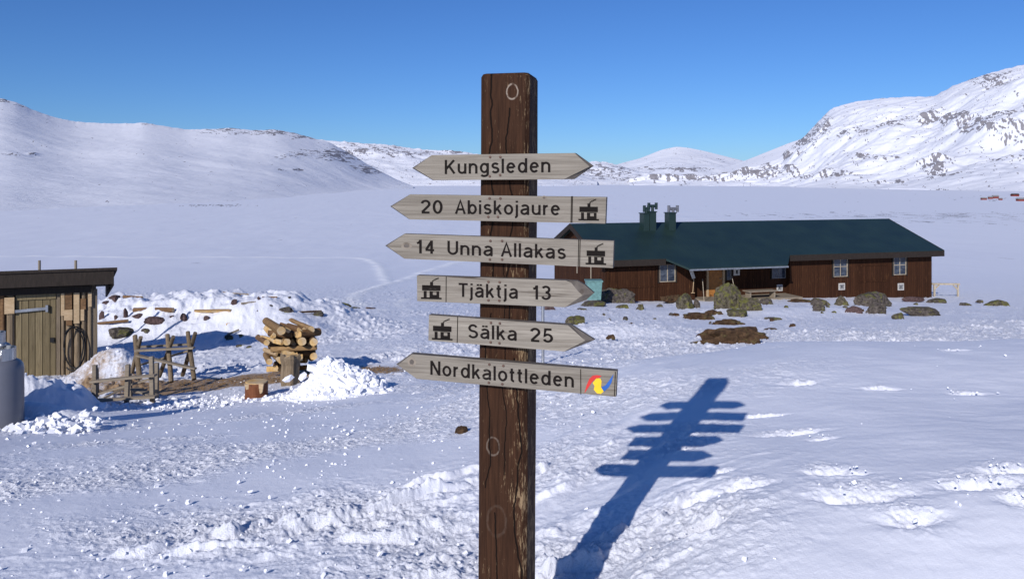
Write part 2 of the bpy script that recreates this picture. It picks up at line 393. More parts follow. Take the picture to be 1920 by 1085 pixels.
def onground(px, py):
    """world XY where the pixel's ray meets the ground"""
    t = (px - HX) / F; e = (py - HY) / F; Ds = np.exp(np.linspace(math.log(2), math.log(3000), 900))
    z = tps(t * Ds, Ds) + mounds(t * Ds, Ds); ray = EYE - e * Ds
    k = np.argmax(ray < z)
    return (t * Ds[k], Ds[k])
TR1 = [onground(*p) for p in ((-500, 484), (0, 482), (200, 483), (400, 483.5), (560, 482.5), (650, 483), (690, 486), (708, 496), (718, 512), (726, 530))]
TR2 = [onground(*p) for p in ((960, 470), (850, 493), (790, 512), (720, 535), (670, 552), (660, 565), (690, 578), (720, 582))]
TR3 = [onground(*p) for p in ((850, 560), (770, 560), (745, 568), (760, 580), (800, 586))]
TR4 = [onground(*p) for p in ((100, 302), (120, 305))]
FOOT = []  # broken crust spots on the smooth drift (px, py, rx, ry)
for (px, py, rx, ry) in ((1260, 998, .16, .035), (1300, 992, .12, .03), (1390, 994, .13, .04), (1330, 1045, .17, .05), (1300, 1052, .08, .03),
                         (1545, 980, .10, .04), (1620, 1035, .20, .06), (1560, 1040, .07, .03), (1850, 1028, .20, .05), (1890, 1000, .10, .035), (1800, 1030, .1, .03),
                         (1600, 990, .05, .02), (1350, 950, .05, .015), (1480, 870, .16, .03), (1540, 893, .06, .02), (1430, 822, .10, .02), (1810, 782, .10, .03),
                         (1500, 757, .12, .04), (1650, 775, .10, .03), (1280, 866, .12, .04), (1790, 678, .10, .03), (1870, 1005, .08, .03), (1700, 1083, .12, .05), (1900, 1060, .08, .05)):
    D = 1.68 * F / (py - HY); FOOT.append(((px - HX) / F * D, D, rx, ry))
def ground_fields(x, y):
    n = x.shape
    z = tps(x, y) + mounds(x, y)
    near = 1 - sst(20, 60, y)
    t = x / np.maximum(y, .5)
    # smooth drift region on the right
    pxg = t * F + HX
    crest = sst(.10, .55, t - (-.02) - .055 * np.maximum(0, 6 - y) * .3 + .06 * pn(x * .8, y * .8, 9))
    drift = crest * (1 - sst(8.6, 9.6, y - np.clip(0.3 - t, -9, .3) * 0)) * sst(1.0, 2.0, y)
    trod = (1 - drift) * near
    patch = np.clip(.50 + 2.0 * fbm(x * .5, y * .8, 3, 2), .10, 1.25)
    rough = trod * patch * .8
    z += .035 * fbm(x * .7, y * .5, 3, 21) * near
    # trampled: lumps and small pits
    a = fbm(x * 6, y * 6, 4, 31, .6); b = fbm(x * 17, y * 17, 3, 41, .6)
    c3 = fbm(x * 42, y * 42, 2, 47, .6)
    z += rough * (.006 * a + .020 * np.maximum(0, a - .25) + .009 * b + .020 * np.maximum(0, b - .25) + .0035 * c3 + .008 * np.maximum(0, c3 - .3))
    pit = np.maximum(0, fbm(x * 3.1, y * 3.4, 2, 55) - .33); z -= rough * .07 * pit
    # wind streaks (sastrugi)
    c_, s_ = math.cos(.52), math.sin(.52); sa = x * c_ + y * s_; sb = -x * s_ + y * c_
    def saw(t):
        f = t - np.floor(t); return np.where(f < .22, sst(0, .22, f), 1 - (f - .22) / .78)
    st = saw(sb * 3.2 + 1.1 * fbm(sa * 1.6, sb * 2.2, 3, 61)) * np.clip(.5 + 1.6 * fbm(sa * 1.1, sb * 4, 3, 62), 0, 1.3)
    smask = blob(x, y, -.75, 4.35, 1.25, .40, .42) + .8 * blob(x, y, .1, 3.6, .9, .4, .3)
    z += smask * (.075 * st * (1 + .5 * a) + .02 * np.maximum(0, a) + .012 * b)
    c2, s2 = math.cos(1.0), math.sin(1.0); sa = x * c2 + y * s2; sb = -x * s2 + y * c2
    st2 = saw(-sb * 3.6 + .9 * fbm(sa * .9, sb * 2, 3, 71)) * np.clip(.4 + 1.8 * fbm(sa * .8, sb * 4, 3, 72), 0, 1.2)
    fl = blob(x, y, .75, 5.7, 1.9, .55, 1.02) + .5 * blob(x, y, .3, 7.6, 1.6, .8, .5)
    z += fl * .034 * st2 * np.clip(1 - .6 * drift, 0, 1)
    z += drift * (.006 * fbm(x * 2.5, y * 5, 3, 81) + .0012 * b)
    ft = np.zeros(n)
    for cx, cy, rx, ry in FOOT:
        w_ = blob(x, y, cx, cy, rx, ry * 2.6); ft = np.maximum(ft, w_)
        z -= .038 * blob(x, y, cx, cy - ry, rx, ry) * (1 + .8 * a)
    z += ft * (.018 * np.maximum(0, a) + .018 * np.maximum(0, b) + .008 * c3)
    # packed tracks
    d1 = np.minimum(dpoly(x, y, TR1), dpoly(x, y, TR2)); d3 = dpoly(x, y, TR3)
    wd = .22 + .0045 * y
    pack = np.exp(-(d1 / wd) ** 2) + .7 * np.exp(-(d3 / (.7 * wd)) ** 2)
    pack = 1.7 * pack * np.clip(.75 + 1.2 * pn(x * .3, y * .3, 91), .2, 1)
    z += .07 * pack * sst(20, 60, y)
    # mid slope behind: path texture
    mid = sst(9.6, 12, y) * (1 - sst(45, 80, y))
    z += .06 * sst(9.6, 11, y) * (1 - sst(20, 30, y)) * sst(.02, .15, t) * np.maximum(0, fbm(x * 6, y * 4, 4, 171, .7))
    z += mid * np.clip(.6 + 1.3 * fbm(x * .35, y * .3, 3, 103), .25, 1.1) * (.05 * fbm(x * 2.2, y * 1.6, 4, 101) + .085 * np.maximum(0, fbm(x * 5, y * 3.4, 4, 111, .65)))
    far = sst(50, 120, y)
    z += far * (.35 * fbm(x * .03, y * .015, 4, 121) + .12 * fbm(x * .12, y * .05, 3, 131))
    # dirt: wood chips zone and dirty mound
    q = fbm(x * 2.2, y * 2.2, 3, 141)
    dirt = 1.5 * blob(x, y, -4.6, 12.5, 2.0, .65, .10, 1.6) + 1.2 * blob(x, y, -2.7, 13.0, 1.1, .45, -.15)
    dirt = dirt + 0.46 * blob(x, y, -6.75, 13.0, .65, .45, 0, 1.5) + .5 * blob(x, y, -6.1, 12.3, .9, .5) + .45 * blob(x, y, -7.6, 13.6, .7, .5)
    dirt = np.clip(dirt * (1 + q), 0, 1.3) * 1.0
    path = .10 * np.clip(blob(x, y, -1.9, 12, 1.2, 4.5, .05, 2) + blob(x, y, .8, 16, 3.6, 2), 0, 1) * (q > .1)
    dirt = np.maximum(dirt, path)
    # bare patches out on the plain
    bare = np.zeros(n)
    for (px, py, rx, ry, s_) in ((410, 385, 60, 2.0, 1.), (200, 377, 45, 2.5, .9), (240, 381, 30, 1.5, .6), (60, 372, 60, 2.0, .3), (470, 386, 40, 1.2, .7), (690, 402, 20, 1.0, .5), (1750, 404, 260, 6.0, .55), (1850, 415, 150, 8, .35), (1450, 402, 130, 3, .4), (1880, 372, 90, 5, .3)):
        pyv = HY + (EYE - z) / np.maximum(y, .5) * F
        bare = np.maximum(bare, s_ * np.exp(-((pxg - px) / rx) ** 2 - ((pyv - py) / ry) ** 2) * (y > 80))
    nb = fbm(x * .22, y * .035, 4, 151, .8)
    bare = .8 * sst(.40, .55, bare * .55 + nb * .65) * (bare > .08)
    # far shrub specks
    sp = fbm(x * .25, y * .05, 3, 161, .7); bare = np.maximum(bare, .5 * sst(.80, .9, sp) * far * (y < 1200))
    return z, np.clip(rough * .8 + ft * .25 + smask * .1 + mid * .6 + .05, 0, .7), dirt, np.clip(pack, 0, 1), bare
def gridmesh(name, X, Y, Z, mat, attrs):
    nr, nc = X.shape; me = bpy.data.meshes.new(name); N = nr * nc
    co = np.stack([X, Y, Z], -1).reshape(-1).astype(np.float32)
    me.vertices.add(N); me.vertices.foreach_set('co', co)
    i = np.arange(nr - 1)[:, None] * nc + np.arange(nc - 1)[None, :]; i = i.reshape(-1)
    q = np.stack([i, i + 1, i + nc + 1, i + nc], -1).reshape(-1).astype(np.int32)
    nf = len(i); me.loops.add(nf * 4); me.loops.foreach_set('vertex_index', q)
    me.polygons.add(nf); me.polygons.foreach_set('loop_start', np.arange(nf, dtype=np.int32) * 4)
    me.polygons.foreach_set('use_smooth', np.ones(nf, bool))
    me.materials.append(mat); me.update(calc_edges=True); me.validate()
    for k, v in attrs.items():
        at_ = me.attributes.new(k, 'FLOAT', 'POINT'); at_.data.foreach_set('value', np.asarray(v, np.float32).reshape(-1))
    o = bpy.data.objects.new(name, me); COL.objects.link(o); return o
D_ = np.concatenate([np.geomspace(1.0, 3, 60)[:-1], np.geomspace(3, 9, 640)[:-1], np.geomspace(9, 25, 380)[:-1], np.geomspace(25, 80, 170)[:-1], np.geomspace(80, 420, 300)[:-1], np.geomspace(420, 14000, 130)])
T_ = np.concatenate([np.linspace(-2.1, -.70, 110)[:-1], np.linspace(-.70, .70, 1050)[:-1], np.linspace(.70, 2.1, 110)])
TT, DD = np.meshgrid(T_, D_); GX = TT * DD; GY = DD.copy()
z, rough, dirt, pack, bare = ground_fields(GX, GY)
g = gridmesh('ground', GX, GY, z, M['snow'], {'rough': rough, 'dirt': dirt, 'pack': pack, 'bare': bare})
tag(g, kind='structure')
bx, by = np.meshgrid(np.linspace(-60, 60, 60), np.linspace(-90, 1.04, 60))
o = gridmesh('snow_field', bx, by, -.02 - .03 * np.abs(bx) ** 1.0 * .3 + .1 * fbm(bx * .2, by * .2, 3, 8) * np.clip(-by / 5, 0, 1) - .02 * np.clip(np.abs(bx) - 2, 0, 1), M['snow'], {'rough': bx * 0 + .4})
tag(o, kind='structure')
# ------------------------------------------------------------------ mountains
def interp(pts, x): p = np.array(pts, float); return np.interp(x, p[:, 0], p[:, 1])
def smooth(a, k):
    k = max(1, int(k)); w_ = np.hanning(2 * k + 3); w_ /= w_.sum(); return np.convolve(np.pad(a, k + 1, mode='reflect', reflect_type='odd'), w_, 'valid')
def mountain(name, px0, px1, cols, rows, crest, foot, dc, df, prof, amp, fs, rocks, seed, base=.28, aniso=(1, 1), jag=0, mid=None, soft=45, zp=None):
    px = np.linspace(px0, px1, cols); s = np.linspace(0, 1, rows)
    PX, SS = np.meshgrid(px, s)
    st = (px1 - px0) / (cols - 1); pcd = smooth(interp(crest, px), 10 / st); pc = smooth(pcd, min(soft, (px1 - px0) / 4) / st)
    Dc = smooth(interp(dc, px), min(150, (px1 - px0) / 3) / st); Df = smooth(interp(df, px), min(150, (px1 - px0) / 3) / st); pf = HY + (EYE + 17.5) / Df * F
    Dm = Df + (Dc - Df) * SS
    if mid is None: h = SS ** prof
    else: h = np.interp(SS, *mid)
    PY = pf + (pc - pf) * h + (pcd - pc)[None] * SS ** 10 + (jag * fbm(px * .06, px * 0, 5, seed + 7, .6))[None] * SS ** 40
    if zp:
        z0_ = -17.5; zc_ = EYE + (HY - pc) / F * Dc; zz_ = z0_ + (zc_ - z0_)[None] * SS ** zp; PY = HY + (EYE - zz_) / Dm * F + (pcd - pc)[None] * SS ** 10 + (jag * fbm(px * .06, px * 0, 5, seed + 7, .6))[None] * SS ** 40
    X = (PX - HX) / F * Dm; Z = EYE - (PY - HY) / F * Dm; Y = Dm
    win = np.sin(np.clip(SS, 0, 1) * math.pi) ** .6
    nn = fbm(X / fs * aniso[0], Y / fs * aniso[1], 6, seed, .45)
    rg = 1 - np.abs(fbm(X / fs * 2.3, Y / fs * 2.3, 5, seed + 40, .6)) * 2
    rk = np.zeros_like(PX)
    for (cx, cy, rx, ry, st) in rocks: rk = np.maximum(rk, st * np.exp(-((PX - cx) / rx) ** 2 - ((PY - cy - (PX - cx) * 0) / ry) ** 2))
    Z = Z + amp * win * (nn + .08 * rg) + amp * .30 * rk * rg * win
    Z[0] -= 20
    fine = fbm(PX * .05 + PY * .03, PY * .30 - PX * .03, 6, seed + 80, .85)
    bare = np.clip(sst(.38, .85, rk * .80 + fine * .85 + .12 * rg) * sst(.04, .25, rk), 0, 1)
    bare = np.maximum(bare, .8 * sst(.66, .8, fine + base))
    # back side
    rows2 = 25; s2 = np.linspace(0, 1, rows2)[1:]
    Xb = X[-1][None] * (1 + .5 * s2[:, None]); Yb = Y[-1][None] * (1 + .5 * s2[:, None]); Zb = Z[-1][None] * (1 - s2[:, None] ** .9) - 40 * s2[:, None]
    bb = np.repeat(bare[-1][None] * .5, rows2 - 1, 0)
    o = gridmesh(name, np.vstack([X, Xb]), np.vstack([Y, Yb]), np.vstack([Z, Zb]), M['mount'], {'bare': np.vstack([bare, bb])})
    tag(o, kind='structure'); return o
# far white peak and white shoulder
mountain('mountain', 1120, 1450, 260, 120, [(1120, 322), (1165, 306), (1200, 297), (1240, 281), (1268, 275), (1290, 277), (1320, 283), (1360, 293), (1400, 303), (1450, 318)],
         [(1120, 345), (1450, 345)], [(0, 11000)], [(0, 8000)], .9, 70, 1500, [(1275, 320, 55, 4, .85), (1225, 318, 30, 4, .6)], 3, base=.0, aniso=(1, 1))
mountain('mountain', 1350, 1600, 160, 90, [(1350, 318), (1400, 300), (1440, 284), (1480, 268), (1520, 255), (1600, 235)],
         [(1350, 345), (1600, 345)], [(0, 9500)], [(0, 7000)], .9, 40, 1500, [], 5, base=-.1)
# bumpy low hill in the middle
mountain('hill', 1010, 1330, 300, 100, [(1010, 308), (1060, 308), (1080, 306), (1110, 302), (1130, 303), (1150, 307), (1180, 315), (1210, 322), (1260, 330), (1330, 336)],
         [(1010, 347), (1330, 347)], [(0, 5200)], [(0, 4200)], .9, 25, 300, [(1130, 322, 60, 14, .62), (1200, 336, 60, 5, .6)], 13, base=.05, jag=3)
# right massif
mountain('mountain', 1180, 3300, 1150, 260,
         [(1180, 341), (1260, 337), (1330, 329), (1400, 316), (1462, 303), (1472, 285), (1498, 265), (1512, 252), (1530, 232), (1560, 203), (1600, 192), (1640, 186), (1690, 182), (1750, 181), (1790, 160), (1850, 139), (1920, 121), (2050, 95), (2400, 60), (3300, 50)],
         [(1180, 344), (1340, 350), (1600, 356), (1920, 372), (2400, 380), (3300, 380)], [(1180, 4600), (1600, 3800), (1920, 3000), (3300, 2400)],
         [(1180, 3600), (1600, 1900), (1920, 1300), (3300, 900)], 1, 55, 420,
         [(1500, 262, 30, 20, .9), (1540, 240, 22, 26, .75), (1480, 292, 22, 8, .9), (1600, 250, 45, 10, .55), (1670, 232, 30, 14, .72), (1790, 222, 75, 11, 1.0), (1870, 228, 60, 9, .9), (1735, 228, 16, 12, 1.0), (1860, 150, 45, 14, .8),
          (1830, 262, 75, 8, .85), (1910, 250, 40, 7, .7), (1640, 300, 45, 7, .8), (1750, 318, 30, 13, .9), (1400, 326, 90, 7, .95), (1310, 337, 60, 4, .9), (1560, 330, 70, 7, .6), (1460, 318, 50, 6, .8), (1900, 300, 60, 10, .55), (1700, 340, 150, 4, .5), (1230, 341, 60, 3, .8)],
         23, base=.02, aniso=(1, 1.6), jag=2, mid=([0, .25, .45, .6, .8, 1], [0, .16, .36, .62, .86, 1]))
# hills behind on the left and the near left shoulder
mountain('hill', 560, 1120, 420, 110, [(560, 262), (600, 262), (650, 266), (700, 270), (740, 273), (780, 279), (800, 281), (860, 283), (900, 290), (960, 298), (1060, 318), (1120, 340)],
         [(560, 345), (1120, 348)], [(0, 4300)], [(0, 3300)], .9, 30, 400, [(700, 285, 70, 8, .7), (760, 290, 50, 8, .7), (740, 276, 40, 4, .6), (850, 284, 60, 4, .7), (660, 275, 50, 8, .5)], 33, base=.08, jag=2)
mountain('hill', -1500, 775, 1000, 260, [(-1500, 130), (-400, 150), (-100, 178), (0, 184), (30, 192), (60, 205), (100, 219), (140, 228), (180, 231), (230, 232), (270, 230), (300, 235), (350, 243), (400, 242), (430, 240), (470, 244), (520, 243), (550, 249), (580, 257), (620, 268), (660, 290), (700, 314), (740, 335), (775, 349)],
         [(-1500, 420), (-200, 405), (0, 400), (300, 385), (500, 366), (680, 350), (775, 350)], [(-1500, 1700), (0, 1700), (400, 1950), (600, 2200), (775, 2300)],
         [(-1500, 260), (0, 280), (300, 380), (520, 700), (660, 1300), (775, 2000)], 1.35, 11, 380,
         [(10, 187, 25, 5, .95), (45, 196, 20, 4, .7), (285, 232, 22, 3, 1.), (425, 242, 30, 4, 1.0), (520, 248, 50, 6, 1.0), (570, 256, 30, 5, 1.), (640, 290, 45, 14, .85), (690, 318, 30, 10, .9), (600, 284, 40, 6, .6), (560, 292, 50, 5, .6), (10, 291, 30, 3, .9), (60, 290, 12, 2, .8), (550, 315, 30, 3, .5), (420, 250, 50, 4, .5)],
         43, base=-.26, aniso=(1, 1), jag=1.2, zp=1.85)
# ------------------------------------------------------------------ SIGNPOST
PSI = R(13)
SP = thing('signpost', 'tall brown wooden signpost with six grey arrow boards standing in the snow', 'signpost', (-.012, 2.80, 0))
# post
pm = MB(); hw = .086; ch = .014
ring = [(-hw + ch, -hw), (hw - ch, -hw), (hw, -hw + ch), (hw, hw - ch), (hw - ch, hw), (-hw + ch, hw), (-hw, hw - ch), (-hw, -hw + ch)]
top = EYE + (HY - 137) / F * 2.72
zs = [-.6] + list(np.linspace(-.2, top - .012, 44)) + [top]
for k, zz in enumerate(zs):
    ins = .006 if k == len(zs) - 1 else 0
    for j, (x, y) in enumerate(ring):
        sc = 1 - ins / hw; wv = .0022 * mnoise.noise(Vector((j * 3.1, zz * 2.5, 4)))
        pm.v.append(Vector((x * sc * (1 + wv * 8) + .006 * (zz - 1.2) / 1, y * sc, zz)))
n = 8
for k in range(len(zs) - 1):
    for j in range(n): pm.f.append([k * n + j, k * n + (j + 1) % n, (k + 1) * n + (j + 1) % n, (k + 1) * n + j]); pm.m.append(0)
pm.f.append([(len(zs) - 1) * n + j for j in range(n)]); pm.m.append(0)
po = pm.build('post', M['post'], SP, world=False, bevel=.003); po.rotation_euler = (0, 0, -PSI)
# board plane mapping
P0 = (-.014, 2.66)
P0 = (-.012 - math.sin(PSI) * 0, 2.80 - (hw + .034) / math.cos(PSI))
def bp(px, py, off=0):
    t = (px - HX) / F
    a = (t * P0[1] - P0[0]) / (math.cos(PSI) + t * math.sin(PSI))
    Y = P0[1] - a * math.sin(PSI); z = EYE - (py - HY) / F * Y
    return Vector((a, -off, z))
def z5(x, y): return (700 + x / 3.0146, 120 + y / 3.0146)
def z6(x, y): return (700 + x / 3.0146, 430 + y / 3.0146)
TH = .030
def fill_poly(mb, pts, y0, y1, mi=0):
    k = len(pts); b = len(mb.v)
    mb.v += [Vector((p[0], y0, p[1])) for p in pts] + [Vector((p[0], y1, p[1])) for p in pts]
    mb.f.append(list(range(b, b + k))); mb.m.append(mi)
    mb.f.append(list(range(b + k, b + 2 * k))[::-1]); mb.m.append(mi)
    for j in range(k): mb.f.append([b + j, b + k + j, b + k + (j + 1) % k, b + (j + 1) % k]); mb.m.append(mi)
def strokes(mb, pts, w):
    for (a, b) in zip(pts[:-1], pts[1:]):
        a = Vector(a); b = Vector(b); d = (b - a).normalized(); n = Vector((-d.y, d.x)) * w / 2; d *= w * .3
        fill_poly(mb, [tuple(a - d + n), tuple(b + d + n), tuple(b + d - n), tuple(a - d - n)], -.0009, 0)
def arc(cx, cy, rx, ry, a0, a1, n=16):
    return [(cx + rx * math.cos(R(a0 + (a1 - a0) * k / n)), cy + ry * math.sin(R(a0 + (a1 - a0) * k / n))) for k in range(n + 1)]
def ell(cx, cy, rx, ry): return arc(cx, cy, rx, ry, 0, 360, 28)
SW = .150; HWD = SW / 2
def dot(x, y): return [(x, y - .06), (x, y + .065)]
_a = [arc(.29, .515, .20, .16, 155, 0, 10) + [(.49, .18), (.50, .06), (.56, .05)], [(.49, .43), (.30, .395)] + arc(.26, .22, .19, .16, 95, 270, 12) + [(.36, .09), (.49, .22)]]
GL = {
 'K': ([[(.07, 0), (.07, 1)], [(.09, .36), (.60, .97)], [(.27, .58), (.63, .03)]], .70),
 'u': ([[(.07, .72), (.07, .28)] + arc(.28, .28, .21, .215, 180, 350, 12), [(.49, .72), (.49, 0)]], .57),
 'n': ([[(.07, 0), (.07, .72)], arc(.28, .44, .21, .215, 170, 0, 12) + [(.49, .44), (.49, 0)]], .57),
 'g': ([ell(.29, .38, .215, .285), [(.51, .72), (.51, .02)] + arc(.29, -.02, .22, .16, 0, -150, 12)], .59),
 's': ([arc(.26, .53, .175, .145, 25, 270, 12) + arc(.26, .22, .19, .16, 90, -155, 12)], .52),
 'l': ([[(.07, 0), (.07, 1)]], .15),
 'e': ([[(.08, .385), (.48, .385)], arc(.29, .36, .215, .30, 3, 320, 22)], .58),
 'd': ([ell(.29, .36, .215, .30), [(.52, 0), (.52, 1)]], .60),
 'b': ([ell(.31, .36, .215, .30), [(.07, 0), (.07, 1)]], .60),
 'o': ([ell(.29, .36, .225, .30)], .58),
 'a': (_a, .58),
 'A': ([[(.05, .0), (.34, .97), (.63, .0)], [(.15, .33), (.53, .33)]], .68),
 'i': ([[(.07, 0), (.07, .72)], dot(.07, .93)], .15),
 'j': ([[(.10, .72), (.10, -.06)] + arc(-.02, -.06, .12, .13, 0, -90, 6), dot(.10, .93)], .18),
 'k': ([[(.07, 0), (.07, 1)], [(.09, .26), (.43, .70)], [(.22, .44), (.47, .02)]], .52),
 'r': ([[(.07, 0), (.07, .72)], arc(.29, .42, .22, .23, 170, 88, 7)], .34),
 't': ([[(.15, .93), (.15, .20)] + arc(.27, .19, .12, .12, 180, 285, 6), [(.01, .67), (.31, .67)]], .35),
 'T': ([[(.31, 0), (.31, .93)], [(.01, .935), (.61, .935)]], .62),
 'U': ([[(.07, 1), (.07, .34)] + arc(.33, .34, .26, .28, 180, 360, 16) + [(.59, .34), (.59, 1)]], .66),
 'N': ([[(.07, 0), (.07, 1)], [(.09, .96), (.57, .04)], [(.59, 0), (.59, 1)]], .66),
 'S': ([arc(.31, .725, .225, .21, 20, 270, 14) + arc(.31, .285, .245, .225, 90, -160, 14)], .62),
 '0': ([ell(.28, .49, .215, .43)], .56),
 '1': ([[(.06, .74), (.20, .80), (.27, .97)], [(.27, 1), (.27, 0)]], .40),
 '2': ([arc(.28, .70, .215, .23, 170, -35, 14) + [(.08, .10)], [(.05, .07), (.51, .07)]], .56),
 '3': ([arc(.27, .73, .20, .20, 155, -90, 12), arc(.27, .285, .225, .225, 95, -160, 14)], .55),
 '4': ([[(.39, 0), (.39, .97)], [(.39, .92), (.07, .30)], [(.03, .27), (.54, .27)]], .58),
 '5': ([[(.48, .935), (.14, .935), (.09, .47)] + arc(.27, .32, .22, .25, 140, -155, 16)], .55),
}
GL['\u00e4'] = (_a + [dot(.19, .90), dot(.38, .90)], .58)
def ribbon(pts, w):
    P = [Vector(p) for p in pts]; closed = (P[0] - P[-1]).length < 1e-4
    if closed: P = P[:-1]
    n = len(P); Lf, Rt = [], []
    for i, p in enumerate(P):
        if closed: a, b = P[i - 1], P[(i + 1) % n]
        else: a, b = P[max(i - 1, 0)], P[min(i + 1, n - 1)]
        d1 = (p - a); d2 = (b - p)
        if d1.length < 1e-6: d1 = d2
        if d2.length < 1e-6: d2 = d1
        d1 = d1.normalized(); d2 = d2.normalized(); n1 = Vector((-d1.y, d1.x)); n2 = Vector((-d2.y, d2.x)); m = (n1 + n2)
        m = m.normalized() if m.length > .2 else n1
        k = 1 / max(.6, m.dot(n1)); Lf.append(p + m * w / 2 * k); Rt.append(p - m * w / 2 * k)
    return Lf, Rt, closed
def lettering(name, words, parent, b0, b1, caph):
    """words: [(text, px0, px1)], baseline from pixel b0 to pixel b1, cap height in px"""
    for txt, x0, x1 in words:
        mb = MB(); x = 0; quads = []; sp = .145
        for ch_i, c_ in enumerate(txt):
            st_, adv = GL[c_]
            for si, s_ in enumerate(st_):
                Lf, Rt, cl = ribbon(s_, SW); n = len(Lf)
                for i in range(n if cl else n - 1):
                    j = (i + 1) % n; quads.append((si, [(Lf[i].x + x, Lf[i].y), (Lf[j].x + x, Lf[j].y), (Rt[j].x + x, Rt[j].y), (Rt[i].x + x, Rt[i].y)]))
            x += adv + sp
        lo = min(p[0] for _, q in quads for p in q); hi = max(p[0] for _, q in quads for p in q)
        def base(px): return b0[1] + (b1[1] - b0[1]) * (px - b0[0]) / (b1[0] - b0[0])
        A = bp(x0, base(x0)); B = bp(x1, base(x1)); sc = caph / F * 2.68
        for si, q in quads:
            out = []
            for (qx, qy) in q:
                t = (qx - lo) / (hi - lo); m = A.lerp(B, t); out.append(Vector((m.x, -.0008 - .00012 * si, m.z + qy * sc)))
            mb.add(out, [(0, 1, 2, 3)])
        o = mb.build(name, M['letter'], parent, world=False)
def hut_icon(parent, cx, cy, sl):
    mb = MB()
    def rect(x0, y0, x1, y1):
        ps = [bp(cx + x, cy + y + sl * x) for x, y in ((x0, y0), (x1, y0), (x1, y1), (x0, y1))]
        fill_poly(mb, [(p.x, p.z) for p in ps][::-1], -.0010, .0002)
    rect(-17, -9, 17.5, 1); rect(-2, -15, 3.5, -9)
    rect(-14, 2, -8.5, 14); rect(-3, 2, 3, 14); rect(3, 9, 10, 14); rect(10, 2, 15, 14); rect(3, 2, 10, 3.2)
    rect(-19, 14, 19.5, 17)
    for off in (0, 2):
        pts = [(cx + x, cy + y + sl * x) for x, y in ((1 + off, -15), (3 + off, -18 - off * .6), (7, -18.5 - off), (11, -21 - off * .5), (14, -21.5 - off))]
        pp = [bp(*p) for p in pts]; strokes(mb, [(p.x, p.z) for p in pp], .0016)
    return mb.build('hut_icon', M['letter'], parent, world=False)
def board(label, outer, inner, screws, words, b0, b1, caph, lines=(), icon=None, yaw=0):
    """outer/inner: pixel polygons, counter-clockwise seen from the front"""
    mb = MB(); k = len(outer); O = [bp(*p) for p in outer]; I = [bp(*p) for p in inner]
    nb = len(O)
    mb.v += [Vector((p.x, 0, p.z)) for p in I] + [Vector((p.x, .012 if (O[i] - I[i]).length > .0005 else .0012, p.z)) for i, p in enumerate(O)] + [Vector((p.x, TH, p.z)) for p in O]
    mb.f.append(list(range(k))[::-1]); mb.m.append(0)
    mb.f.append([2 * k + i for i in range(k)]); mb.m.append(0)
    for i in range(k):
        j = (i + 1) % k
        tip = (O[i] - I[i]).length > .0005 or (O[j] - I[j]).length > .0005
        if (O[i] - I[i]).length > 1e-6 or (O[j] - I[j]).length > 1e-6 or True:
            mb.f.append([i, j, k + j, k + i]); mb.m.append(1 if tip else 0)
        vert = abs(O[i].x - O[j].x) < .01
        mb.f.append([k + i, k + j, 2 * k + j, 2 * k + i]); mb.m.append(1 if (tip or vert) else 0)
    o = mb.build('sign_board', [M['board'], M['endgrain']], SP, world=False)
    o.location = (P0[0] - SP.location.x, P0[1] - SP.location.y, 0); o.rotation_euler = (0, 0, -PSI); o['label'] = label
    if words: lettering('lettering', words, o, b0, b1, caph)
    for (x, y) in screws:
        p = bp(x, y); s = MB(); s.tube([(p.x, .001, p.z), (p.x, -.0022, p.z), (p.x, -.003, p.z)], [.0042, .0042, .0028], 12); s.build('screw', M['screw'], o, world=False)
    for (xa, ya, xb, yb) in lines:
        g_ = MB(); A = bp(xa, ya); B = bp(xb, yb); strokes(g_, [(A.x, A.z), (B.x, B.z)], .0026)
        g_.build('groove', M['letter'], o, world=False)
    if icon: hut_icon(o, *icon)
    return o
# outlines go: top-left, tip/left..., bottom-left, bottom-right, (tip), top-right
board('double-pointed grey board at the top reading Kungsleden',
      [z5(325, 515), z5(212, 588), z5(330, 657), z5(1130, 651), z5(1240, 575), z5(1140, 503)],
      [z5(331, 515), z5(230, 588), z5(340, 656), z5(1076, 652), z5(1222, 580), z5(1138, 503.2)],
      [z5(660, 526), z5(718, 526), z5(658, 635), z5(717, 628)], [('Kungsleden', 834, 1032)], (834, 326.5), (1032, 323), 27)
board('grey arrow board pointing left reading 20 Abiskojaure with a hut symbol',
      [z5(200, 737), z5(88, 805), z5(195, 878), z5(1312, 902), z5(1318, 752)],
      [z5(207, 737.3), z5(104, 805), z5(206, 878), z5(1311, 901.8), z5(1317, 752.2)],
      [z5(657, 759), z5(718, 760), z5(650, 864), z5(704, 864)], [('20', 789, 830), ('Abiskojaure', 853, 1050)], (789, 400), (1050, 403.5), 26,
      [(*z5(1120, 748), *z5(1117, 897)), (*z5(1126, 748), *z5(1123, 897))], (1103.5, 396.5, .012))
board('grey arrow board pointing left reading 14 Unna Allakas with a hut symbol',
      [z6(170, 25), z6(60, 93), z6(165, 165), z6(1355, 218), z6(1360, 65)],
      [z6(177, 25.4), z6(76, 93), z6(176, 165.5), z6(1354, 217.8), z6(1359, 65.2)],
      [z6(662, 65), z6(728, 65), z6(659, 170), z6(728, 170)], [('14', 781, 814), ('Unna', 839, 924), ('Allakas', 939, 1061)], (781, 474.5), (1061, 485.5), 26,
      [(*z6(1161, 57), *z6(1158, 208)), (*z6(1169, 57), *z6(1166, 209))], (1117, 479, .03))
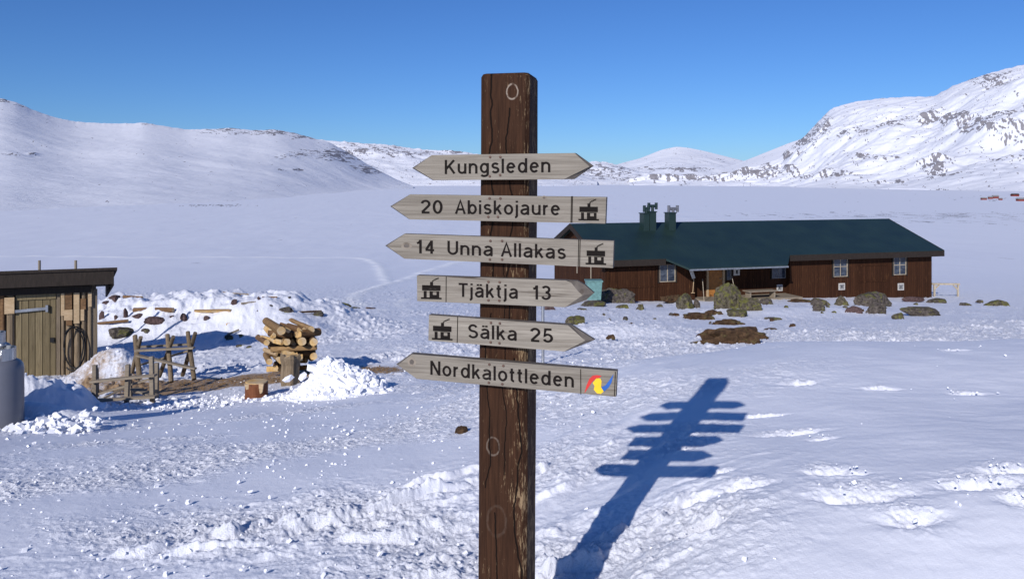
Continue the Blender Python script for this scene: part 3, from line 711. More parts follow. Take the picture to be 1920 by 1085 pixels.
board('grey arrow board with splintered tip pointing right reading Tjäktja 13',
      [z6(245, 260), z6(247, 405), z6(1088, 440), z6(1200, 402), z6(1245, 362), z6(1195, 318), z6(1150, 292), z6(1092, 288)],
      [z6(246, 260.3), z6(248, 404.8), z6(1085, 439.6), z6(1182, 372), z6(1160, 352), z6(1135, 322), z6(1118, 300), z6(1088, 288.6)],
      [z6(651, 296), z6(714, 298), z6(651, 400), z6(712, 402)], [('Tjäktja', 860, 971), ('13', 999, 1033)], (860, 556), (1034, 562), 26,
      [(*z6(412, 268), *z6(411, 410))], (808.5, 543.5, .025))
board('grey arrow board with bevelled tip pointing right reading Sälka 25',
      [z6(313, 483), z6(310, 628), z6(1090, 690), z6(1248, 628), z6(1110, 540)],
      [z6(314, 483.3), z6(311, 627.8), z6(1078, 689), z6(1198, 628), z6(1100, 541)],
      [z6(665, 527), z6(715, 530), z6(663, 637), z6(713, 642)], [('Sälka', 878, 969), ('25', 994, 1037)], (878, 633), (1037, 642.5), 26,
      [(*z6(477, 495), *z6(474, 640))], (829, 620, .05))
b6 = board('lowest grey arrow board pointing left reading Nordkalottleden with a red, yellow and blue emblem',
      [z6(210, 703), z6(122, 765), z6(235, 843), z6(1372, 945), z6(1378, 800)],
      [z6(219, 704), z6(138, 766), z6(245, 843.5), z6(1371, 944.7), z6(1377, 800.2)],
      [z6(656, 762), z6(735, 770), z6(653, 865), z6(729, 873)], [('Nordkalottleden', 807, 1076)], (807, 702), (1076, 726), 27,
      [(*z6(1172, 790), *z6(1173, 930)), (*z6(1368, 805), *z6(1363, 938))])
for nm, m_, pl in (('red_emblem', 'red', [(1193, 925), (1205, 880), (1222, 842), (1240, 825), (1262, 822), (1290, 826), (1278, 838), (1252, 846), (1236, 862), (1216, 892)]),
                   ('yellow_emblem', 'yellow', [(1240, 866), (1262, 838), (1284, 842), (1290, 856), (1287, 890), (1302, 914), (1286, 928), (1264, 925), (1246, 903), (1251, 884)]),
                   ('blue_emblem', 'blue', [(1288, 891), (1312, 880), (1335, 850), (1358, 816), (1347, 862), (1330, 892), (1304, 915)])):
    mb = MB(); ps = [bp(*z6(*p)) for p in pl]; fill_poly(mb, [(p.x, p.z) for p in ps][::-1], -.0010, .0002); mb.build(nm, M[m_], b6, world=False)
for (bi, q_, rx, rz) in ((2, (188, 93), 8.5, 5.0), (5, (217, 748), 6.5, 7), (1, (160, 1), 3.5, 3)):
    b_ = [o_ for o_ in SP.children if o_.name.startswith('sign_board')]; b_.sort(key=lambda o_: -max(v_.co.z for v_ in o_.data.vertices)); px_, py_ = z6(*q_) if bi != 1 else z5(965, 756)
    c_ = bp(px_, py_); m_ = MB(); fill_poly(m_, [(c_.x + rx * 1.3 / F * 2.7 * math.cos(k * math.pi / 8) * (1 + .1 * math.sin(3 * k)), c_.z + rz * 1.3 / F * 2.7 * math.sin(k * math.pi / 8)) for k in range(16)], -.0003, .001)
    kn = m_.build('knot', M['knotrim'], b_[bi], world=False)
    m_ = MB(); fill_poly(m_, [(c_.x + rx * .7 / F * 2.7 * math.cos(k * math.pi / 8), c_.z + rz * .7 / F * 2.7 * math.sin(k * math.pi / 8) * (1 + .1 * math.sin(2 * k))) for k in range(16)], -.0006, -.0004); m_.build('knot_core', M['endgrain'], kn, world=False) if False else m_.build('knot', M['endgrain'], b_[bi], world=False)

# ------------------------------------------------------------------ frames seen at an angle
class Frame:
    def __init__(s, X, Y, psi): s.X, s.Y, s.c, s.s, s.psi = X, Y, math.cos(psi), math.sin(psi), psi
    def u(s, px, v=0):
        t = (px - HX) / F; return (t * (s.Y + s.c * v) - s.X + s.s * v) / (s.c - t * s.s)
    def Yd(s, u, v=0): return s.Y + s.s * u + s.c * v
    def p(s, px, py, v=0):
        u = s.u(px, v); return (u, v, EYE - (py - HY) / F * s.Yd(u, v))
# ------------------------------------------------------------------ HOUSE
HF = Frame(4.8, 41.0, R(16)); HB = -5.6
H = thing('mountain_hut', 'long dark brown timber hut with a dark green metal roof and three chimneys', 'hut', (4.8, 41.0, 0), R(16))
U1 = HF.u(1747); W_ = 8.0; RZ = -.62; SLP = .37
def roofz(v): return RZ - SLP * abs(4 - v)
ua = HF.u(1303); ub = HF.u(1481)       # middle section
REC = .38
wl = MB(); zt = roofz(0) - .10
wl.box((0, 0, HB), (ua, W_, zt)); wl.box((ub, 0, HB), (U1, W_, zt)); wl.box((ua, REC, HB), (ub, W_, roofz(REC) - .1))
for uu in (0.0, U1 - .12):   # gable triangles
    wl.add([(uu, 0, zt), (uu + .12, 0, zt), (uu + .12, W_, zt), (uu, W_, zt), (uu, 4, RZ - .1), (uu + .12, 4, RZ - .1)], [(0, 3, 4), (1, 5, 2), (0, 4, 5, 1), (3, 2, 5, 4)])
wl.build('wall', M['wall'], H, world=False)
rf = MB(); OV = .45; e0 = -.45; eb = W_ + .45
def slab(u0, u1, v0, v1, th=.10):
    z0, z1 = roofz(v0), roofz(v1)
    rf.hexa([(u0, v0, z0 - th), (u1, v0, z0 - th), (u1, v1, z1 - th), (u0, v1, z1 - th), (u0, v0, z0), (u1, v0, z0), (u1, v1, z1), (u0, v1, z1)])
uc0 = HF.u(1291, -1.5); uc1 = HF.u(1476, -1.5)
slab(-OV, U1 + OV, e0, 4); slab(-OV, U1 + OV, 4.002, eb)
def roofz2(v): return roofz(v)
slab(uc0, uc1, -1.55, e0 - .002)
# sloping hips where the canopy meets the eaves
rf.add([(uc0, -1.55, roofz(-1.55)), (uc0, e0, roofz(e0)), (uc0 - .75, e0, roofz(e0)), (uc0, -1.55, roofz(-1.55) - .1), (uc0, e0, roofz(e0) - .1), (uc0 - .75, e0, roofz(e0) - .1)], [(0, 1, 2), (5, 4, 3), (0, 2, 5, 3)])
rf.add([(uc1, -1.55, roofz(-1.55)), (uc1 + .9, e0, roofz(e0)), (uc1, e0, roofz(e0)), (uc1, -1.55, roofz(-1.55) - .1), (uc1 + .9, e0, roofz(e0) - .1), (uc1, e0, roofz(e0) - .1)], [(0, 1, 2), (5, 4, 3), (0, 3, 4, 1)])
RO = rf.build('roof', M['roof'], H, world=False)
def part(nm, mt, par, fn): q_ = MB(); fn(q_); return q_.build(nm, mt, par, world=False)
fz = roofz(e0)
for (ua_, ub_, uc_, ud_) in ((-OV, uc0 - .75, -OV, uc0 - .1), (uc1 + .9, U1 + OV, uc1 + .2, U1 + OV)):
    part('fascia', M['darkwood'], H, lambda q_: q_.box((ua_, e0 - .03, fz - .34), (ub_, e0 - .003, fz - .015)))
    part('soffit', M['darkwood'], H, lambda q_: q_.box((uc_, e0, fz - .34), (ud_, -.003, fz - .30)))
for uu in (-OV - .03, U1 + OV + .003):
    for v0, v1 in ((e0, 3.999), (4.001, eb)):
        z0, z1 = roofz(v0), roofz(v1)
        part('barge_board', M['darkwood'], H, lambda q_: q_.hexa([(uu, v0, z0 - .30), (uu + .027, v0, z0 - .30), (uu + .027, v1, z1 - .30), (uu, v1, z1 - .30), (uu, v0, z0 + .01), (uu + .027, v0, z0 + .01), (uu + .027, v1, z1 + .01), (uu, v1, z1 + .01)]))
gt = MB(); gt.box((uc0, -1.63, roofz(-1.55) - .13), (uc1, -1.553, roofz(-1.55) - .05)); gt.build('gutter', M['steel'], H, world=False)
# chimneys
def chimney(px0, px1, pyt, v, cpx, cpw, cpy0, cpy1, fork=False):
    c = MB(); a = HF.p(px0, pyt, v); b = HF.p(px1, pyt, v); zb = roofz(v + .3) - .4
    c.box((a[0], v, zb), (b[0], v + .55, a[2])); c.box((a[0] - .04, v - .04, a[2]), (b[0] + .04, v + .59, a[2] + .05))
    co = c.build('chimney', M['roof'], RO, world=False)
    k = MB(); m = HF.p(cpx, cpy0, v + .25); n_ = HF.p(cpx, cpy1, v + .25); x0 = HF.p(cpx - cpw / 2, cpy0, v + .25)[0]; x1 = HF.p(cpx + cpw / 2, cpy0, v + .25)[0]
    zt_, zb_ = m[2], n_[2]; r = .085; vv = v + .25; zm = zt_ - .16
    k.tube([(m[0], vv, a[2]), (m[0], vv, zm)], r, 12)
    k.tube([(x0 + .04, vv, zm), (x1 - .04, vv, zm)], r, 12)
    for xx in (x0 + .07, x1 - .07): k.tube([(xx, vv, zm - .19), (xx, vv, zt_ + .03)], .085, 12); 
    k.build('chimney_cowl', M['gas'] if fork else M['roof'], H, world=False, smooth=False)
chimney(1207, 1217.5, 401, 2.9, 1212, 12, 386, 401)
chimney(1218.5, 1230.5, 398, 2.9, 1223.5, 18, 381, 398)
chimney(1254.5, 1267.5, 400, 2.9, 1262, 20, 386, 400, True)
# windows on a frame
def window(px0, py0, px1, py1, v, nx, ny, fm='cream', fw=.032):
    a = HF.p(px0, py0, v); b = HF.p(px1, py1, v); u0, u1 = a[0], b[0]; zt_ = a[2]; zb_ = b[2]
    f = MB(); y0, y1 = v - .05, v - .003
    f.box((u0, y0, zt_ - fw), (u1, y1, zt_)); f.box((u0, y0, zb_), (u1, y1, zb_ + fw)); f.box((u0, y0, zb_ + fw), (u0 + fw, y1, zt_ - fw)); f.box((u1 - fw, y0, zb_ + fw), (u1, y1, zt_ - fw))
    for i in range(1, nx): x = u0 + (u1 - u0) * i / nx; f.box((x - .016, y0 + .004, zb_ + fw), (x + .016, y1, zt_ - fw))
    for i in range(1, ny): z_ = zb_ + (zt_ - zb_) * i / ny; f.box((u0 + fw, y0 + .008, z_ - .015), (u1 - fw, y1, z_ + .015))
    o = f.build('window', M[fm], H, world=False)
    g_ = MB(); g_.box((u0 + fw * .5, v - .022, zb_ + fw * .5), (u1 - fw * .5, v - .006, zt_ - fw * .5)); g_.build('pane', M['glass'], o, world=False)
    c_ = MB(); c_.box((u0 - .09, v - .06, zb_ - .05), (u0 - .003, v - .003, zt_ + .08)); c_.box((u1 + .003, v - .06, zb_ - .05), (u1 + .09, v - .003, zt_ + .08)); c_.box((u0 - .09, v - .062, zt_ + .003), (u1 + .09, v - .0035, zt_ + .08))
    c_.build('window_trim', M['darkwood'], o, world=False); return o
window(1236, 487, 1265.5, 527.5, 0, 2, 1)
window(1447, 491, 1472, 521, REC, 2, 1, 'gwhite')
window(1562, 481, 1588, 518, 0, 2, 2)
window(1674.5, 478.5, 1698, 514.5, 0, 2, 2)
window(1358 + 4, 492, 1370, 524, REC, 1, 1, 'gwhite')
for a_ in ((1456, 533.5, 1466.5, 545), (1572, 531, 1583.5, 543), (1683, 531, 1694, 543.5)):
    v = REC if a_[0] < 1480 else 0
    p = HF.p(a_[0], a_[1], v); q = HF.p(a_[2], a_[3], v); m_ = MB()
    m_.box((p[0], v - .04, q[2]), (q[0], v - .003, p[2])); o = m_.build('hatch', M['white'], H, world=False)
    m_ = MB(); d = .05; m_.box((p[0] + d, v - .046, q[2] + d), (q[0] - d, v - .0405, p[2] - d)); m_.build('hatch_panel', M['gwhite'], o, world=False)
    m_ = MB(); cx = (p[0] + q[0]) / 2; cz = (p[2] + q[2]) / 2
    m_.box((cx - .05, v - .05, cz - .07), (cx - .02, v - .0465, cz + .07)); m_.bar((cx - .01, v - .048, cz), (cx + .05, v - .048, cz + .06), .003, .025); m_.bar((cx - .01, v - .048, cz), (cx + .05, v - .048, cz - .06), .003, .025)
    m_.build('hatch_mark', M['black'], o, world=False)
# battens / closed shutters on the facade
for (x0, x1, y_) in ((1140, 1234, 503), (1140, 1234, 538), (1612, 1662, 497), (1608, 1664, 527), (1614, 1660, 484)):
    a = HF.p(x0, y_, 0); b = HF.p(x1, y_, 0); z_ = (a[2] + b[2]) / 2; part('batten', M['wall'], H, lambda q_: q_.box((a[0], -.035, z_ - .035), (b[0], -.003, z_ + .03)))
for (x_, y0, y1) in ((1139, 486, 562), (1136, 486, 562), (1235 - 5, 486, 562)):
    a = HF.p(x_, y0, 0); b = HF.p(x_, y1, 0); part('batten', M['wall'], H, lambda q_: q_.box((a[0] - .03, -.05, b[2] - .3), (a[0] + .05, -.0365, a[2])))
# door
a = HF.p(1324, 492, REC); b = HF.p(1357.5, 556, REC); u0, u1 = a[0], b[0]; zt_ = a[2]; zb_ = b[2]
df = MB(); df.box((u0, REC - .10, zb_), (u0 + .10, REC - .003, zt_)); df.box((u1 - .13, REC - .10, zb_), (u1, REC - .003, zt_)); df.box((u0 + .10, REC - .098, zt_ - .09), (u1 - .13, REC - .003, zt_))
dm = MB(); dm.box((u0 + .12, REC - .05, zb_), (u1 - .15, REC - .004, zt_ - .10)); do = dm.build('door', M['orange'], H, world=False)
fr = df.build('door_frame', M['paleslab'], do, world=False)
dp = MB()
for (za, zb2) in ((.06, .40), (.46, .94)):
    dp.box((u0 + .2, REC - .062, zb_ + (zt_ - zb_) * za), (u1 - .23, REC - .0505, zb_ + (zt_ - zb_) * zb2))
dp.build('door_panel', M['orange'], do, world=False)
hd = MB(); hd.tube([(u1 - .22, REC - .11, zb_ + 1.0), (u1 - .34, REC - .11, zb_ + 1.0)], .014, 8); hd.tube([(u1 - .22, REC - .11, zb_ + 1.0), (u1 - .22, REC - .05, zb_ + 1.0)], .014, 8); hd.build('handle', M['steel'], do, world=False)
# notices
def plate(px0, py0, px1, py1, v, mat, name, th=.03, par=H, oval=False):
    p = HF.p(px0, py0, v); q = HF.p(px1, py1, v); m_ = MB()
    if oval:
        cx, cz, rx, rz = (p[0] + q[0]) / 2, (p[2] + q[2]) / 2, (q[0] - p[0]) / 2, (p[2] - q[2]) / 2
        pts = [(cx + rx * math.cos(k * math.pi / 10), cz + rz * math.sin(k * math.pi / 10)) for k in range(20)]; fill_poly(m_, pts, v - th, v - .003)
    else: m_.box((p[0], v - th, q[2]), (q[0], v - .003, p[2]))
    return m_.build(name, mat, par, world=False)
plate(1312, 501, 1322, 507, REC, M['white'], 'oval_sign', oval=True)
ns = plate(1375, 503, 1386.5, 516, REC, M['white'], 'notice_sign')
p = HF.p(1381, 509.5, REC); m_ = MB(); v = REC - .031; x, z_ = p[0], p[2]
m_.box((x - .07, v - .006, z_ + .05), (x + .07, v, z_ + .09)); m_.box((x - .05, v - .006, z_ - .02), (x + .05, v, z_ + .049)); m_.box((x - .03, v - .006, z_ - .05), (x + .06, v, z_ - .021)); m_.box((x - .07, v - .006, z_ - .09), (x + .07, v, z_ - .051))
m_.build('notice_mark', M['black'], ns, world=False)
# porch deck and foundation
dk = MB(); dk.box((ua + .05, -1.2, HB), (ub - .05, REC - .003, HF.p(1340, 557, 0)[2])); dk.build('porch_deck', M['greywood'], H, world=False)
def hw_(u, v, z_): return wmat(H) @ Vector((u, v, z_))
# bench in front of the hut
a = HF.p(1398, 545, -.9); b = HF.p(1453, 545, -.9)
BN = thing('bench', 'low weathered plank bench in front of the brown hut', 'bench', hw_((a[0] + b[0]) / 2, -.9, a[2] - .5), R(16))
def L(o, u, v, z_): return wmat(o).inverted() @ hw_(u, v, z_)
m_ = MB(); p0 = L(BN, a[0], -.9, a[2]); p1 = L(BN, b[0], -.9, a[2]); m_.box((p0.x, -.3, p0.z - .05), (p1.x, .3, p0.z)); m_.build('seat', M['greywood'], BN, world=False)
for xx in (p0.x + .12, p1.x - .2): m_ = MB(); m_.box((xx, -.22, p0.z - .9), (xx + .08, .22, p0.z - .053)); m_.build('leg', M['greywood'], BN, world=False)
# rail right of the hut
RL = at(1775, 560, 48); RLT = thing('wooden_rail', 'pale low wooden rail with braced end post right of the hut', 'rail', RL)
m_ = MB(); A = at(1747, 532, 48); B = at(1799, 532.5, 48); m_.bar(A, B, .12, .10); m_.build('top_rail', M['cream'], RLT)
for x in (1752, 1796): m_ = MB(); m_.bar(at(x, 533.5, 48), at(x, 566, 48), .09, .09, up=(0, 1, 0)); m_.build('post', M['cream'], RLT)
for a_, b_ in (((1787, 534), (1795.5, 543)), ((1761, 534), (1753, 541))): m_ = MB(); m_.bar(at(*a_, 48), at(*b_, 48), .05, .07); m_.build('brace', M['cream'], RLT)
# teal box, shovel, poles
T = at(1114, 540, 38.5); TB = thing('plastic_crate', 'teal plastic bin standing by the left end of the hut', 'bin', (T.x, T.y, gz(T.x, T.y)))
m_ = MB(); a = at(1098, 527, 38.5); b = at(1128, 553, 38.5)
m_.hexa([(a.x + .06, 38.2, b.z - .2), (b.x - .06, 38.2, b.z - .2), (b.x - .06, 38.8, b.z - .2), (a.x + .06, 38.8, b.z - .2), (a.x, 38.15, a.z), (b.x, 38.15, a.z), (b.x, 38.85, a.z), (a.x, 38.85, a.z)])
m_.build('body', M['teal'], TB, bevel=.02); m_ = MB(); m_.box((a.x - .03, 38.12, a.z + .003), (b.x + .03, 38.88, a.z + .06)); m_.build('lid', M['teal'], TB)
A = hw_(*HF.p(1296, 512, -.15)); B = hw_(*HF.p(1299, 549, -.15)); C_ = hw_(*HF.p(1301, 522, -.15))
SH = thing('snow_shovel', 'white-bladed snow shovel leaning upside down on the hut corner', 'shovel', B)
m_ = MB(); m_.tube([B, C_], .022, 8); m_.tube([B + Vector((-.1, 0, 0)), B + Vector((.1, 0, 0))], .02, 8); m_.build('handle', M['paleslab'], SH)
m_ = MB(); q0 = hw_(*HF.p(1293, 501, -.12)); q1 = hw_(*HF.p(1302, 520, -.12)); m_.add([q0, hw_(*HF.p(1298, 503, -.12)), hw_(*HF.p(1304, 521, -.12)), hw_(*HF.p(1298, 523, -.12)), hw_(*HF.p(1292, 506, -.16))], [(0, 4, 3, 2, 1)])
for v_ in list(m_.v): m_.v.append(v_ + Vector((0, .03, 0)))
m_.f += [[5, 6, 7, 8, 9]] + [[i, (i + 1) % 5, 5 + (i + 1) % 5, 5 + i] for i in range(5)]; m_.m += [0] * 6; m_.build('blade', M['white'], SH)
for (xa, ya, xb, yb, lab) in ((1317.5, 527, 1320, 562, 'thin ski pole standing in snow left of the orange hut door'), (1373, 522, 1377, 540, 'thin ski pole leaning behind the mossy boulder near the hut door')):
    A = hw_(*HF.p(xa, ya, -1.3)); B = hw_(*HF.p(xb, yb, -1.3)); K = thing('ski_pole', lab, 'ski pole', B)
    m_ = MB(); m_.tube([B + (B - A) * .3, A], .016, 8); m_.build('shaft', M['cream'], K); m_ = MB(); m_.tube([A, A + (A - B).normalized() * .12], .026, 8); m_.build('grip', M['black'], K)
for (x, y0, y1) in ((1082, 500, 512), (1108, 500, 522)):
    A = hw_(*HF.p(x, y0, -.2)); B = hw_(*HF.p(x, y1, -.2)); 
    K = tag((lambda q: (q.tube([B, A], .02, 8), q)[1])(MB()).build('hanging_stick', M['cream'], None, loc=B), 'pale stick hanging on the hut wall %s the teal bin' % ('above' if x > 1100 else 'to the left above'), 'stick')
# ------------------------------------------------------------------ SHED
SF = Frame(-7.72, 14.5, R(20))
SD = thing('shed', 'small weathered plank shed with a dark overhanging roof at the left edge', 'shed', (-7.72, 14.5, 0), R(20))
uL = SF.u(-260); zt = -.16; zb = -2.4
w_ = MB(); w_.box((uL, .06, zb), (-.02, 1.15, zt - .02)); w_.build('wall', M['greywoodz'], SD, world=False)
ra = MB(); r0 = SF.p(60, 506, -.32)[2]
u1r = .52; ra.hexa([(uL - .2, -.36, r0 - .05), (u1r, -.36, r0 - .05), (u1r - .34, 1.5, r0 - .55), (uL - .2, 1.5, r0 - .55), (uL - .2, -.36, r0), (u1r, -.36, r0), (u1r - .34, 1.5, r0 - .50), (uL - .2, 1.5, r0 - .50)])
rr = ra.build('roof', M['darkwood'], SD, world=False)
fa = MB(); fa.box((uL - .2, -.33, r0 - .30), (u1r - .06, -.30, r0 - .053)); fa.hexa([(u1r - .09, -.298, r0 - .33), (u1r - .06, -.298, r0 - .33), (u1r - .38, 1.4, r0 - .75), (u1r - .41, 1.4, r0 - .75), (u1r - .09, -.298, r0 - .055), (u1r - .06, -.298, r0 - .055), (u1r - .38, 1.4, r0 - .53), (u1r - .41, 1.4, r0 - .53)])
fa.build('fascia', M['darkwood'], rr, world=False)
be = MB(); be.box((uL, -.06, zt - .10), (.05, .055, zt + .02)); be.build('lintel', M['darkwood'], SD, world=False)
def splank(px0, px1, py0, py1, v0, v1, mat, name, par=SD, rnd=False, b=True):
    a = SF.p(px0, py0, v0); q = SF.p(px1, py1, v0); m_ = MB()
    if rnd: r = (q[0] - a[0]) / 2; m_.tube([(a[0] + r, v0 + r, q[2]), (a[0] + r + random.uniform(-.006, .006), v0 + r, (a[2] + q[2]) / 2), (a[0] + r, v0 + r, a[2])], [r * 1.05, r, r * .93], 12, jit=.07)
    else: m_.box((a[0], v0, q[2]), (q[0], v1, a[2]))
    return m_.build(name, mat, par, world=False, smooth=False, bevel=(.004 if b and not rnd else 0))
# door of vertical planks
dr = splank(29, 105, 551, 735, .035, .055, M['doorwood'], 'door', b=False)
xs = [29, 41, 54, 66, 80, 94, 105]
for i in range(6): splank(xs[i] + .5, xs[i + 1] - .5, 552 + random.uniform(0, 2), 735, .005 + random.uniform(0, .006), .033, M['doorwood'], 'door_plank', dr)
splank(29, 105, 553, 560, -.018, .003, M['doorwood'], 'door_batten', dr)
a = SF.p(24, 584, -.03); q = SF.p(88, 578, -.03); m_ = MB(); m_.bar((a[0], -.03, a[2]), (q[0], -.03, q[2]), .02, .05); m_.box((q[0] - .02, -.05, q[2] - .06), (q[0] + .02, -.002, q[2] + .06)); m_.build('door_bar', M['steel'], dr, world=False)
m_ = MB(); a = SF.p(98, 637, -.01); m_.box((a[0] - .03, -.03, a[2] - .04), (a[0] + .03, .004, a[2] + .04)); m_.build('latch', M['black'], dr, world=False)
# uprights
for (x0, x1, mt) in ((-60, -40, 'polewood'), (-38, -20, 'polewood'), (-18, -2, 'polewood'), (-1, 9, 'bark'), (10, 27, 'polewood'), (105.5, 113, 'greywoodz'), (114, 121, 'polewood'), (122, 136, 'polewood'), (137.5, 150, 'polewood'), (151, 162, 'polewood'), (163.5, 173, 'polewood'), (175, 182, 'greywoodz')):
    splank(x0, x1, 542, 760, -.03 if mt != 'greywoodz' else 0, .05, M[mt], 'upright_pole', rnd=(mt != 'greywoodz'))
# pale bark-free pieces nailed over the poles
for (x0, x1, y0, y1) in ((114, 121, 549, 592), (138, 149, 545, 606), (120, 136, 581, 600), (151, 158, 580, 601), (8, 27, 558, 588), (165, 172, 548, 575)):
    splank(x0, x1, y0, y1, -.055, -.034, M['paleslab'], 'pale_slab')
for (x0, x1, y0, y1) in ((122, 135, 545, 580), (151, 161, 560, 580), (124, 135, 600, 610)):
    splank(x0, x1, y0, y1, -.05, -.034, M['bark'], 'bark_slab')
# snow specks under the roof edge
for px in (5, 20, 37, 54, 70, 86, 103, 150, 182):
    pass
# hose
hp = []
for k in range(0, 26):
    th = k / 25 * 2 * math.pi * 1.0; p = SF.p(140 - 20 * math.cos(th * 1.0), 650 - 38 * math.sin(th) * (1 if math.sin(th) > 0 else 1.05), -.09); hp.append((p[0], -.09 - .02 * math.sin(th * 2), p[2]))
m_ = MB(); m_.tube(hp, .013, 8); hp2 = [(p[0] - .03 + .012 * math.sin(i), p[1] - .03, p[2] - .01 * i / 5) for i, p in enumerate(hp[3:22])]; m_.tube(hp2, .012, 8)
SDm = wmat(SD); hl = SDm @ Vector(hp[0]); m_.v = [SDm @ v_ for v_ in m_.v]
tag(m_.build('hose', M['black'], None, loc=hl, smooth=True), 'black rubber hose looped on the shed wall', 'hose')
for px in (74, 142):
    A = at(px, 488, 16.5); B = at(px, 545, 16.5); m_ = MB(); m_.tube([B - Vector((0, 0, 1.6)), A], .026, 10)
    tag(m_.build('metal_pipe', M['greywood'], None, loc=B), 'grey pole rising behind the shed roof, %s of the two' % ('left' if px < 100 else 'right'), 'pole')
# ------------------------------------------------------------------ GAS CYLINDERS
def cylinder(px, D, zs_, zb, lab, r=.19):
    c = at(px, 400, D); o = thing('gas_cylinder', lab, 'gas cylinder', (c.x, c.y, zb)); h = zs_ - zb
    m_ = MB(); m_.lathe((c.x, c.y, zb), [(r * .96, 0), (r, .04), (r, h * .35), (r * 1.004, h * .36), (r, h * .37), (r, h - .09), (r * .96, h - .045), (r * .84, h - .01), (r * .62, h + .015), (r * .40, h + .03), (.05, h + .04)], 40)
    m_.build('body', M['gas'], o, smooth=True)
    m_ = MB(); n = 24; rc = r * .60
    for i in range(n):       # open collar guard with a gap
        a0 = 2 * math.pi * i / n; a1 = 2 * math.pi * (i + 1) / n
        if i in (15, 16, 17, 18, 19): continue
        for rr_, zz in ((rc, 0),): m_.hexa([(c.x + rc * math.cos(a0), c.y + rc * math.sin(a0), zs_ + .012), (c.x + (rc + .006) * math.cos(a0), c.y + (rc + .006) * math.sin(a0), zs_ + .012), (c.x + (rc + .006) * math.cos(a1), c.y + (rc + .006) * math.sin(a1), zs_ + .012), (c.x + rc * math.cos(a1), c.y + rc * math.sin(a1), zs_ + .012),
                (c.x + rc * math.cos(a0), c.y + rc * math.sin(a0), zs_ + .13), (c.x + (rc + .006) * math.cos(a0), c.y + (rc + .006) * math.sin(a0), zs_ + .13), (c.x + (rc + .006) * math.cos(a1), c.y + (rc + .006) * math.sin(a1), zs_ + .13), (c.x + rc * math.cos(a1), c.y + rc * math.sin(a1), zs_ + .13)])
    m_.build('collar', M['steel'], o)
    m_ = MB(); m_.lathe((c.x, c.y, zs_ + .03), [(.028, 0), (.028, .05), (.018, .055), (.018, .10), (.034, .105), (.036, .13), (.03, .145)], 16); m_.tube([(c.x, c.y, zs_ + .10), (c.x + .09, c.y, zs_ + .10)], .016, 10); vo = m_.build('valve', M['steel'], o, smooth=True)
    m_ = MB(); m_.lathe((c.x + .12, c.y, zs_ + .07), [(.03, 0), (.05, .01), (.05, .04), (.03, .06), (.012, .065), (.012, .09)], 16); m_.build('regulator', M['black'], vo)
    m_ = MB(); m_.tube([(c.x + .14, c.y, zs_ + .08), (c.x + .22, c.y + .05, zs_ + .10), (c.x + .25, c.y + .1, zs_ - .05), (c.x + .24, c.y + .2, zs_ - .35), (c.x + .26, c.y + .3, zs_ - .7)], .010, 8); m_.build('gas_hose', M['black'], vo, smooth=True)
    return o
cylinder(4, 7.9, EYE - (676 - HY) / F * 7.9, -1.0, 'large grey gas cylinder standing in the snow at the left edge, the nearer one')
cylinder(-14, 8.7, EYE - (645 - HY) / F * 8.7, -1.0, 'grey gas cylinder mostly hidden behind the nearer cylinder')
# ------------------------------------------------------------------ SAWHORSES
def bars(o, lst, mat='greywood'):
    for nm, a, b, w_, h_ in lst:
        m_ = MB(); m_.bar(a, b, w_, h_, up=(0, -1, .001)); m_.build(nm, M[mat], o, bevel=.004)
c = at(310, 705, 12.6); SA = thing('sawhorse', 'upright log sawhorse of crossed grey poles, rear of the two', 'sawhorse', (c.x, c.y, gz(c.x, c.y)))
def pole(o, nm, a, b, r, mat): m_ = MB(); m_.tube([a, Vector(a).lerp(Vector(b), .5), b], [r, r, r * .92], 10, jit=.08); m_.build(nm, M[mat], o)
for (xt, yt, xb, yb) in ((253, 629, 262, 709), (314, 627, 321, 716), (352, 622, 364, 711)):
    pole(SA, 'leg', at(xb, yb, 12.3), at(xt, yt, 12.75), .037, 'polewood')
for (xt, yt, xb, yb) in ((264, 632, 246, 702), (325, 631, 299, 705), (366, 624, 342, 703)):
    pole(SA, 'leg', at(xb, yb, 13.05), at(xt, yt, 12.55), .034, 'greywoodz')
bars(SA, [('rail', at(254, 657, 12.46), at(364, 652, 12.46), .03, .085), ('rail', at(262, 650, 12.95), at(358, 645, 12.95), .03, .08), ('brace', at(257, 666, 12.34), at(367, 691, 12.30), .028, .085), ('brace', at(262, 684, 13.1), at(358, 656, 12.85), .028, .08)])
c = at(232, 755, 11.0); SB = thing('sawhorse', 'low grey plank sawhorse half buried in snow in front of the taller one', 'sawhorse', (c.x, c.y, gz(c.x, c.y)))
bars(SB, [('rail', at(171, 715, 10.95), at(292, 703, 10.95), .03, .10), ('rail', at(169, 751, 10.9), at(293, 743, 10.9), .03, .10)])
for (xt, yt, xb, yb, D) in ((178, 684, 178, 768, 11.0), (240, 683, 237, 768, 11.0), (284, 668, 286, 765, 11.0), (180, 690, 182, 770, 11.6), (242, 700, 245, 765, 11.6), (294, 680, 293, 760, 11.6)):
    m_ = MB(); m_.bar(at(xb, yb, D), at(xt, yt, D), .055, .055, up=(0, 1, 0)); m_.build('leg', M['greywood'], SB, bevel=.004)
bars(SB, [('brace', at(182, 752, 11.3), at(244, 722, 11.7), .028, .16), ('brace', at(252, 728, 11.5), at(290, 742, 11.2), .028, .13), ('brace', at(184, 738, 11.62), at(296, 706, 11.62), .028, .07)])
